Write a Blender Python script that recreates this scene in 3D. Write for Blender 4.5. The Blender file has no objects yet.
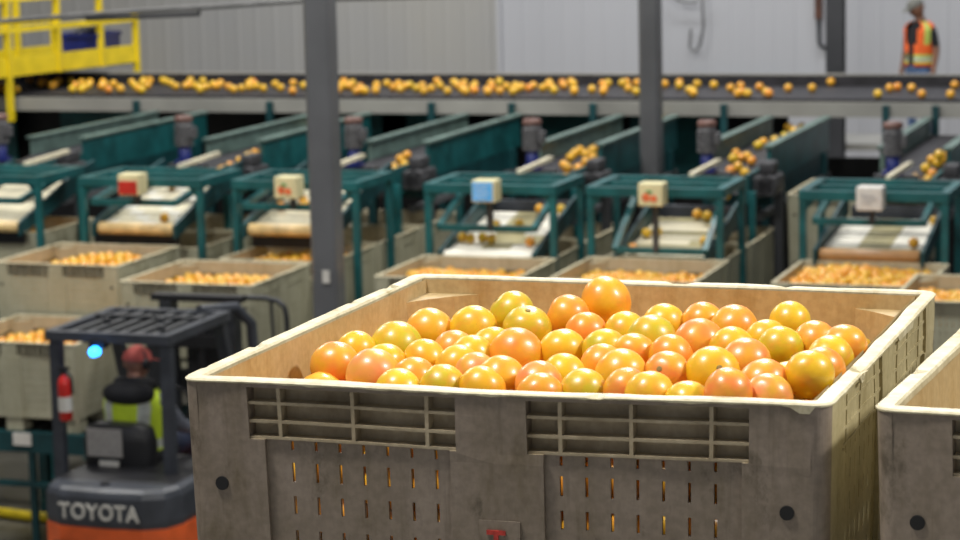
import bpy, bmesh, math, random
from mathutils import Vector, Matrix, Quaternion, noise
random.seed(7)
H = 4.38                       # height of the big bin's rim above the hall floor
col = bpy.context.scene.collection
PI = math.pi

# ------------------------------------------------------------------ helpers
def tag(o, label=None, cat=None, group=None, kind=None):
    if label: o['label'] = label
    if cat: o['category'] = cat
    if group: o['group'] = group
    if kind: o['kind'] = kind
    return o

def empty(name, loc=(0, 0, 0), rz=0, label=None, cat=None, group=None):
    o = bpy.data.objects.new(name, None); col.objects.link(o)
    o.empty_display_size = .1
    o.location = loc; o.rotation_euler = (0, 0, rz)
    return tag(o, label, cat, group)

KIDS = {}
def link(name, me, mat=None, parent=None, loc=None):
    o = bpy.data.objects.new(name, me); col.objects.link(o)
    if mat is not None:
        for m in (mat if isinstance(mat, (list, tuple)) else [mat]):
            me.materials.append(m)
    if parent is not None:
        o.parent = parent; KIDS.setdefault(parent, []).append(o)
    if loc is not None: o.location = loc
    return o

def copy_tree(o, parent=None):
    c = o.copy(); col.objects.link(c)
    if parent is not None:
        c.parent = parent; KIDS.setdefault(parent, []).append(c)
    for ch in list(KIDS.get(o, [])):
        copy_tree(ch, c)
    return c

class MB:
    """collects shapes, then links them as one mesh object"""
    def __init__(s): s.v = []; s.f = []; s.m = []; s.mi = 0; s.smooth = []
    def add(s, vs, fs, smooth=False):
        b = len(s.v); s.v += [tuple(p) for p in vs]
        for f in fs:
            s.f.append([b + i for i in f]); s.m.append(s.mi); s.smooth.append(smooth)
    def box(s, x0, x1, y0, y1, z0, z1, bev=0):
        if bev <= 0:
            vs = [(x, y, z) for z in (z0, z1) for y in (y0, y1) for x in (x0, x1)]
            s.add(vs, [(0, 2, 3, 1), (4, 5, 7, 6), (0, 1, 5, 4), (2, 6, 7, 3), (0, 4, 6, 2), (1, 3, 7, 5)])
            return
        bm = bmesh.new(); bmesh.ops.create_cube(bm, size=1)
        for v in bm.verts:
            v.co = Vector(((x0 + x1) / 2 + v.co.x * (x1 - x0), (y0 + y1) / 2 + v.co.y * (y1 - y0), (z0 + z1) / 2 + v.co.z * (z1 - z0)))
        bmesh.ops.bevel(bm, geom=bm.edges[:], offset=bev, segments=2, affect='EDGES', profile=.6)
        s.bm(bm)
    def bm(s, bm, M=None, smooth=False):
        bm.verts.index_update()
        s.add([(M @ v.co) if M else v.co for v in bm.verts], [[v.index for v in f.verts] for f in bm.faces], smooth); bm.free()
    def beam(s, a, b, w, h=None, upv=(0, 0, 1)):
        a, b = Vector(a), Vector(b); h = h or w; d = (b - a).normalized(); u = Vector(upv)
        if abs(d.dot(u)) > .98: u = Vector((0, 1, 0))
        r = d.cross(u).normalized(); u = r.cross(d)
        vs = [p + r * i * w / 2 + u * j * h / 2 for p in (a, b) for j in (-1, 1) for i in (-1, 1)]
        s.add(vs, [(0, 1, 3, 2), (4, 6, 7, 5), (0, 4, 5, 1), (2, 3, 7, 6), (0, 2, 6, 4), (1, 5, 7, 3)])
    def tube(s, pts, r, n=10, caps=True, radii=None):
        pts = [Vector(p) for p in pts]; k = len(pts); vs = []; ref = None
        for i, p in enumerate(pts):
            d = (pts[min(i + 1, k - 1)] - pts[max(i - 1, 0)]).normalized()
            if ref is None:
                ref = d.orthogonal().normalized()
            ref = (ref - d * ref.dot(d)).normalized(); b = d.cross(ref)
            rr = radii[i] if radii else r
            vs += [p + (ref * math.cos(2 * PI * j / n) + b * math.sin(2 * PI * j / n)) * rr for j in range(n)]
        fs = [(i * n + j, i * n + (j + 1) % n, (i + 1) * n + (j + 1) % n, (i + 1) * n + j) for i in range(k - 1) for j in range(n)]
        s.add(vs, fs, True)
        if caps:
            s.add(vs[:n], [list(range(n))[::-1]]); s.add(vs[-n:], [list(range(n))])
    def lathe(s, prof, c=(0, 0, 0), n=20, axis='z'):
        vs = []
        for r, z in prof:
            for j in range(n):
                a = 2 * PI * j / n; x, y = r * math.cos(a), r * math.sin(a)
                p = (x, y, z) if axis == 'z' else (x, z, y) if axis == 'y' else (z, x, y)
                vs.append((p[0] + c[0], p[1] + c[1], p[2] + c[2]))
        k = len(prof)
        s.add(vs, [(i * n + j, i * n + (j + 1) % n, (i + 1) * n + (j + 1) % n, (i + 1) * n + j) for i in range(k - 1) for j in range(n)], True)
        s.add(vs[:n], [list(range(n))[::-1]]); s.add(vs[-n:], [list(range(n))])
    def prism(s, poly, z0, z1):
        n = len(poly)
        s.add([(x, y, z0) for x, y in poly] + [(x, y, z1) for x, y in poly],
              [list(range(n))[::-1], list(range(n, 2 * n))] + [(i, (i + 1) % n, n + (i + 1) % n, n + i) for i in range(n)])
    def loft(s, rings, close=True, smooth=True):
        n = len(rings[0]); vs = [p for r in rings for p in r]
        rng = range(n) if close else range(n - 1)
        s.add(vs, [(i * n + j, i * n + (j + 1) % n, (i + 1) * n + (j + 1) % n, (i + 1) * n + j) for i in range(len(rings) - 1) for j in rng], smooth)
    def sphere(s, c, r, sc=(1, 1, 1), seg=16, rings=10, R=None):
        bm = bmesh.new(); bmesh.ops.create_uvsphere(bm, u_segments=seg, v_segments=rings, radius=r)
        for v in bm.verts:
            p = Vector((v.co.x * sc[0], v.co.y * sc[1], v.co.z * sc[2]))
            v.co = (R @ p if R else p) + Vector(c)
        s.bm(bm, None, True)
    def mesh(s, name):
        me = bpy.data.meshes.new(name); me.from_pydata(s.v, [], s.f)
        me.polygons.foreach_set('material_index', s.m); me.polygons.foreach_set('use_smooth', s.smooth)
        me.update(); return me
    def build(s, name, mat, parent=None, loc=None, weld=False):
        me = s.mesh(name)
        if weld:
            bm = bmesh.new(); bm.from_mesh(me); bmesh.ops.remove_doubles(bm, verts=bm.verts, dist=1e-5)
            bmesh.ops.recalc_face_normals(bm, faces=bm.faces); bm.to_mesh(me); bm.free()
        return link(name, me, mat, parent, loc)

# ------------------------------------------------------------------ materials
def newmat(name):
    m = bpy.data.materials.new(name); m.use_nodes = True; nt = m.node_tree
    return m, nt, nt.nodes['Principled BSDF']
def ramp(nt, src, stops):
    r = nt.nodes.new('ShaderNodeValToRGB'); e = r.color_ramp.elements
    e[0].position, e[0].color = stops[0][0], (*stops[0][1], 1); e[1].position, e[1].color = stops[-1][0], (*stops[-1][1], 1)
    for p, c in stops[1:-1]:
        x = e.new(p); x.color = (*c, 1)
    nt.links.new(src, r.inputs[0]); return r.outputs[0]
def ntex(nt, scale, coord='Object', detail=3, stretch=None, rough=.5):
    tc = nt.nodes.new('ShaderNodeTexCoord'); n = nt.nodes.new('ShaderNodeTexNoise')
    n.inputs['Scale'].default_value = scale; n.inputs['Detail'].default_value = detail; n.inputs['Roughness'].default_value = rough
    src = tc.outputs[coord]
    if stretch:
        mp = nt.nodes.new('ShaderNodeMapping'); mp.inputs['Scale'].default_value = stretch
        nt.links.new(src, mp.inputs[0]); src = mp.outputs[0]
    nt.links.new(src, n.inputs['Vector']); return n.outputs['Fac']
def mixc(nt, fac, a, b, mode='MIX'):
    m = nt.nodes.new('ShaderNodeMix'); m.data_type = 'RGBA'; m.blend_type = mode
    for sock, v in ((m.inputs[0], fac), (m.inputs[6], a), (m.inputs[7], b)):
        if isinstance(v, bpy.types.NodeSocket): nt.links.new(v, sock)
        elif isinstance(v, (tuple, list)): sock.default_value = (*v, 1) if len(v) == 3 else v
        else: sock.default_value = v
    return m.outputs[2]
def bump(nt, p, src, strength=.2, dist=.01):
    b = nt.nodes.new('ShaderNodeBump'); b.inputs['Strength'].default_value = strength; b.inputs['Distance'].default_value = dist
    nt.links.new(src, b.inputs['Height']); nt.links.new(b.outputs[0], p.inputs['Normal'])
def simple(name, c, rough=.5, metal=0, var=.25, scale=6, emit=None, es=1):
    m, nt, p = newmat(name)
    n = ntex(nt, scale)
    lo = tuple(x * (1 - var) for x in c); hi = tuple(min(1, x * (1 + var)) for x in c)
    nt.links.new(ramp(nt, n, [(.3, lo), (.7, hi)]), p.inputs['Base Color'])
    p.inputs['Roughness'].default_value = rough; p.inputs['Metallic'].default_value = metal
    if emit:
        p.inputs['Emission Color'].default_value = (*emit, 1); p.inputs['Emission Strength'].default_value = es
    return m

def plastic(name, clean, dirt, lo, hi, rough=.45, bs=.25, stain=0):
    m, nt, p = newmat(name)
    a = ntex(nt, 5, detail=6, rough=.7); b = ntex(nt, 16, detail=5, stretch=(1, 1, .22), rough=.65); g = ntex(nt, 70, detail=2)
    add = nt.nodes.new('ShaderNodeMath'); add.operation = 'MULTIPLY_ADD'; add.inputs[1].default_value = .55
    nt.links.new(b, add.inputs[0])
    sc = nt.nodes.new('ShaderNodeMath'); sc.operation = 'MULTIPLY'; sc.inputs[1].default_value = .45
    nt.links.new(a, sc.inputs[0]); nt.links.new(sc.outputs[0], add.inputs[2])
    mid = tuple((x + y) / 2 for x, y in zip(clean, dirt))
    c = ramp(nt, add.outputs[0], [(lo, clean), ((lo + hi) / 2 + .04, mid), (hi, dirt)])
    c = mixc(nt, .12, c, ramp(nt, g, [(.35, (.0, .0, .0)), (.65, (1, 1, 1))]), 'SOFT_LIGHT')
    if stain:
        s1 = ramp(nt, ntex(nt, 7, detail=7, stretch=(1, 1, .6), rough=.75), [(.57, (0, 0, 0)), (.68, (1, 1, 1))])
        s2 = ramp(nt, ntex(nt, 40, detail=4, stretch=(1, 1, .08), rough=.6), [(.60, (0, 0, 0)), (.72, (1, 1, 1))])
        c = mixc(nt, s1, c, tuple(x * .35 for x in dirt)) if False else mixc(nt, mixc(nt, 1.0, s1, (stain, stain, stain), 'MULTIPLY'), c, tuple(x * .55 for x in dirt))
        c = mixc(nt, mixc(nt, 1.0, s2, (stain * .5,) * 3, 'MULTIPLY'), c, tuple(x * .7 for x in dirt))
    nt.links.new(c, p.inputs['Base Color']); p.inputs['Roughness'].default_value = rough
    bump(nt, p, b, bs, .004)
    return m

M = {}
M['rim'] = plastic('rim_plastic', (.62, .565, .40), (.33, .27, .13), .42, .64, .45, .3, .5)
M['outer'] = plastic('shaded_outer_plastic', (.255, .205, .165), (.13, .10, .06), .38, .66, .5, .35, .8)  # shade of the near face mixed into the plastic's colour, under its dirt
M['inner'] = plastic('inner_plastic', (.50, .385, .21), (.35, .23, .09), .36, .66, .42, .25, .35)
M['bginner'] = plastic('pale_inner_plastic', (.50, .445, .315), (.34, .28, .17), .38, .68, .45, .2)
M['side'] = plastic('lit_side_plastic', (.46, .40, .235), (.26, .21, .10), .38, .66, .5, .3, .6)  # lit copy of the outer plastic, side light put into the colour
M['ribs'] = plastic('rib_plastic', (.42, .35, .24), (.24, .18, .10), .38, .66, .5, .3)
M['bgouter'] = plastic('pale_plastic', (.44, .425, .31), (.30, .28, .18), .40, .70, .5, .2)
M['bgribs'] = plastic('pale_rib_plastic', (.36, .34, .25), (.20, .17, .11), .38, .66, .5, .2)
M['hole'] = simple('hole_shade_black', (.008, .008, .009), .8)
M['red'] = simple('red_paint', (.42, .03, .02), .5, var=.4, scale=60)
M['teal'] = simple('teal_paint', (.010, .098, .104), .4, var=.35, scale=4)
M['tealdark'] = simple('dark_teal_paint', (.005, .050, .057), .45, var=.4, scale=3)
M['tealpale'] = simple('pale_teal_paint', (.105, .165, .145), .45, var=.35, scale=5)  # paler grey-green for the rail caps and each lane's left rail
M['dark'] = simple('dark_metal', (.022, .024, .028), .5, var=.4)
M['black'] = simple('black_plastic', (.009, .009, .011), .5, var=.3)
M['charcoal'] = simple('charcoal_paint', (.045, .05, .062), .4, var=.25)
M['orange'] = simple('orange_paint', (.75, .12, .025), .35, var=.15)
M['pillar'] = simple('grey_steel_paint', (.115, .118, .125), .4, var=.15, scale=2)
M['pillardark'] = simple('dark_steel_paint', (.05, .052, .058), .4, var=.15, scale=2)
M['belt'] = simple('black_belt', (.016, .015, .019), .55, var=.5, scale=9)
M['panelgrey'] = simple('conveyor_side_grey', (.30, .295, .27), .4, var=.2, scale=1.2)
M['slat'] = simple('cream_slats', (.74, .68, .50), .4, var=.12, scale=5)
M['slatwhite'] = simple('white_slats', (.85, .82, .72), .4, var=.08, scale=5)
M['slatolive'] = simple('olive_worn_slats', (.36, .32, .17), .45, var=.2, scale=5)
M['rollerbrown'] = simple('brown_roller', (.46, .25, .10), .4, var=.2, scale=8)
M['rollercream'] = simple('cream_roller', (.72, .52, .24), .4, var=.25, scale=8)
M['boxcream'] = simple('cream_box', (.74, .68, .40), .45, var=.08)
M['boxwhite'] = simple('white_box', (.74, .72, .68), .45, var=.08, scale=20)
M['screenred'] = simple('red_face', (.50, .03, .02), .4, var=.15)
M['screenblue'] = simple('blue_face', (.10, .36, .70), .3, var=.15, emit=(.12, .42, .8), es=.25)
M['fruitpic'] = simple('printed_fruit', (.75, .17, .06), .5, var=.3, scale=30)
M['leafpic'] = simple('printed_leaf', (.06, .30, .08), .5)
M['scribble'] = simple('faint_marks', (.42, .42, .45), .5)
M['blue'] = simple('blue_paint', (.010, .02, .16), .4)
M['motorgrey'] = simple('motor_grey', (.10, .098, .105), .45, var=.35, scale=20)
M['motorcap'] = simple('motor_cap', (.16, .08, .065), .5)
M['gearbox'] = simple('gearbox_grey', (.045, .045, .05), .6, var=.6, scale=18)
M['yellow'] = simple('yellow_paint', (.80, .60, .012), .4, var=.12, scale=4)
M['paper'] = simple('paper', (.62, .60, .55), .6, var=.1)
M['papergrey'] = simple('grey_paper', (.36, .34, .32), .6, var=.12, scale=25)
M['white'] = simple('white_paint', (.78, .79, .80), .5, var=.06)
M['extred'] = simple('extinguisher_red', (.55, .02, .015), .3, var=.1)
M['lamp'] = simple('blue_lamp', (.02, .2, .9), .3, emit=(.02, .30, 1.0), es=9)
M['skin'] = simple('skin_tone', (.42, .20, .13), .5, var=.12, scale=20)
M['skindark'] = simple('skin_tone_tanned', (.27, .13, .08), .5, var=.12, scale=20)
M['hivis'] = simple('yellow_vest_cloth', (.55, .72, .03), .7, var=.12, scale=10)
M['hiorange'] = simple('orange_vest_cloth', (.90, .14, .02), .7, var=.12, scale=10)
M['silver'] = simple('reflective_tape', (.50, .52, .46), .4, var=.2, scale=15)
M['limetape'] = simple('lime_tape', (.52, .62, .12), .6)
M['blackcloth'] = simple('black_cloth', (.010, .010, .012), .85, var=.3)
M['greycloth'] = simple('grey_cloth', (.12, .13, .16), .85, var=.2, scale=15)
M['denim'] = simple('denim', (.10, .17, .33), .85, var=.25, scale=20)
M['darkdenim'] = simple('dark_denim', (.025, .035, .075), .85, var=.25, scale=20)
M['capred'] = simple('red_cap_cloth', (.50, .10, .085), .8, var=.15)
M['capgrey'] = simple('camouflage_cap', (.17, .17, .15), .8, var=.6, scale=50)
M['hair'] = simple('dark_hair', (.015, .01, .008), .7)
M['hazecable'] = simple('grey_cable', (.13, .13, .13), .5)
M['pipebrown'] = simple('brown_pipe', (.10, .045, .03), .5)
M['pipeolive'] = simple('olive_pipe', (.20, .22, .05), .5)

# concrete floor
m, nt, p = newmat('concrete_floor'); M['floor'] = m
a = ntex(nt, .7, detail=8, rough=.65)
nt.links.new(ramp(nt, a, [(.35, (.085, .078, .062)), (.7, (.19, .18, .15))]), p.inputs['Base Color']); p.inputs['Roughness'].default_value = .35
# back wall: ribbed metal sheet with a warm stained half and a cool half
m, nt, p = newmat('ribbed_wall_sheet'); M['wall'] = m
geo = nt.nodes.new('ShaderNodeNewGeometry'); sep = nt.nodes.new('ShaderNodeSeparateXYZ'); nt.links.new(geo.outputs['Position'], sep.inputs[0])
cmp_ = nt.nodes.new('ShaderNodeMath'); cmp_.operation = 'GREATER_THAN'; cmp_.inputs[1].default_value = -9.1
nt.links.new(sep.outputs[0], cmp_.inputs[0])
n1 = ntex(nt, .35, detail=5); n2 = ntex(nt, 1.2, detail=5, stretch=(1, 1, .12))
warm = ramp(nt, n1, [(.40, (.37, .37, .37)), (.75, (.40, .385, .345))])
c = mixc(nt, cmp_.outputs[0], warm, (.45, .455, .48))
c = mixc(nt, .12, c, ramp(nt, n2, [(.3, (.3, .3, .3)), (.6, (.62, .62, .62))]), 'SOFT_LIGHT')
nt.links.new(c, p.inputs['Base Color']); p.inputs['Roughness'].default_value = .5

# grapefruit skin: yellow ground, blush tinted by the object's own colour
def fruit_mat(name, obj_colour=True, base=None, blush=None, S=1.0):
    m, nt, p = newmat(name)
    tc = nt.nodes.new('ShaderNodeTexCoord'); oi = nt.nodes.new('ShaderNodeObjectInfo')
    vm = nt.nodes.new('ShaderNodeVectorMath'); vm.operation = 'ADD'
    sc = nt.nodes.new('ShaderNodeVectorMath'); sc.operation = 'SCALE'; sc.inputs[0].default_value = (37, 53, 71)
    nt.links.new(oi.outputs['Random'], sc.inputs['Scale'])
    nt.links.new(tc.outputs['Object'], vm.inputs[0]); nt.links.new(sc.outputs[0], vm.inputs[1])
    def nz(s, d=2):
        n = nt.nodes.new('ShaderNodeTexNoise'); n.inputs['Scale'].default_value = s * S; n.inputs['Detail'].default_value = d
        nt.links.new(vm.outputs[0], n.inputs['Vector']); return n.outputs['Fac']
    big = nz(1.05, 1.5); fine = nz(3.2, 4)
    mask = ramp(nt, big, [(.36, (0, 0, 0)), (.62, (1, 1, 1))])
    src = oi.outputs['Color'] if obj_colour else blush
    yel = mixc(nt, ramp(nt, fine, [(.3, (0, 0, 0)), (.7, (1, 1, 1))]), base or (.62, .36, .010), (.70, .42, .018))
    c = mixc(nt, mask, yel, src)
    c = mixc(nt, .28, c, src)
    deep = ramp(nt, nz(1.6, 2), [(.50, (0, 0, 0)), (.72, (1, 1, 1))]); dm = nt.nodes.new('ShaderNodeMath'); dm.operation = 'MULTIPLY'; dm.inputs[1].default_value = .30; nt.links.new(deep, dm.inputs[0])
    c = mixc(nt, dm.outputs[0], c, (.78, .13, .035))
    spots = nt.nodes.new('ShaderNodeTexVoronoi'); spots.inputs['Scale'].default_value = 3.4 * S
    nt.links.new(vm.outputs[0], spots.inputs['Vector'])
    sm = ramp(nt, spots.outputs['Distance'], [(.05, (.35, .35, .35)), (.10, (0, 0, 0))])
    spm = nt.nodes.new('ShaderNodeMath'); spm.operation = 'MULTIPLY'; nt.links.new(sm, spm.inputs[0])
    nt.links.new(ramp(nt, nz(1.4), [(.52, (0, 0, 0)), (.6, (1, 1, 1))]), spm.inputs[1])
    c = mixc(nt, spm.outputs[0], c, (.26, .11, .03))
    nt.links.new(c, p.inputs['Base Color'])
    p.inputs['Roughness'].default_value = .36
    p.inputs['Coat Weight'].default_value = .35; p.inputs['Coat Roughness'].default_value = .16
    p.inputs['Subsurface Weight'].default_value = .12; p.inputs['Subsurface Radius'].default_value = (.02, .01, .003); p.inputs['Subsurface Scale'].default_value = .4
    v = nt.nodes.new('ShaderNodeTexVoronoi'); v.inputs['Scale'].default_value = 26 * S
    nt.links.new(tc.outputs['Object'], v.inputs['Vector']); bump(nt, p, v.outputs['Distance'], .10, .0008)
    return m
M['fruit'] = fruit_mat('grapefruit_skin')
M['stuff0'] = fruit_mat('grapefruit_skin_yellow', False, None, (.80, .46, .03), 20)
M['stuff1'] = fruit_mat('grapefruit_skin_orange', False, (.78, .43, .02), (.80, .34, .03), 20)
M['stem'] = simple('stem_scar_brown', (.24, .17, .05), .8)
TINT = {'y': (.74, .46, .012), 'yo': (.78, .41, .015), 'oy': (.80, .36, .02), 'yg': (.52, .43, .012), 'o': (.80, .27, .025), 'op': (.78, .22, .04), 'p': (.80, .26, .08)}

# ------------------------------------------------------------------ measured positions
NF = 59
FPX = [[335, 362, 22.5, 'op'], [357, 349, 15, 'y'], [373, 373, 25, 'p'], [395, 343, 24, 'yg'], [431, 328, 22.5, 'oy'], [473, 326, 22, 'y'], [425, 358, 21, 'yo'], [414, 376, 21, 'o'], [460, 349, 17, 'o'], [457, 363, 21, 'yo'], [448, 385, 19, 'yg'], [477, 372, 18, 'p'], [497, 377, 23, 'oy'], [512, 310, 21, 'yg'], [527, 325, 22, 'yg'], [568, 313, 20, 'o'], [606, 298, 23, 'oy'], [589, 330, 20, 'o'], [622, 329, 19, 'y'], [490, 345, 20, 'yg'], [519, 351, 25, 'o'], [557, 348, 22, 'y'], [668, 321, 19, 'yo'], [652, 337, 24, 'yg'], [605, 347, 21, 'yg'], [701, 320, 19, 'o'], [731, 324, 22, 'o'], [701, 341, 24, 'op'], [665, 353, 18, 'o'], [602, 363, 21, 'o'], [632, 372, 25, 'yo'], [563, 373, 20, 'y'], [540, 380, 20, 'p'], [667, 371, 20, 'op'], [702, 370, 25, 'y'], [583, 389, 22, 'yg'], [622, 388, 18, 'op'], [662, 394, 19, 'yo'], [690, 396, 19, 'y'], [723, 396, 20, 'op'], [745, 360, 24, 'op'], [768, 382, 24, 'o'], [752, 392, 22, 'p'], [790, 319, 20, 'y'], [766, 338, 18, 'y'], [785, 344, 21, 'yg'], [810, 340, 20, 'o'], [836, 350, 21, 'y'], [862, 348, 18, 'o'], [796, 378, 25, 'y'], [820, 368, 19, 'o'], [839, 378, 22, 'y'], [470, 352, 16, 'y'], [385, 362, 18, 'y'], [640, 352, 17, 'o'], [730, 345, 18, 'y'], [478, 384, 20, 'yo'], [398, 388, 18, 'y'], [545, 392, 18, 'o']]
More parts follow.
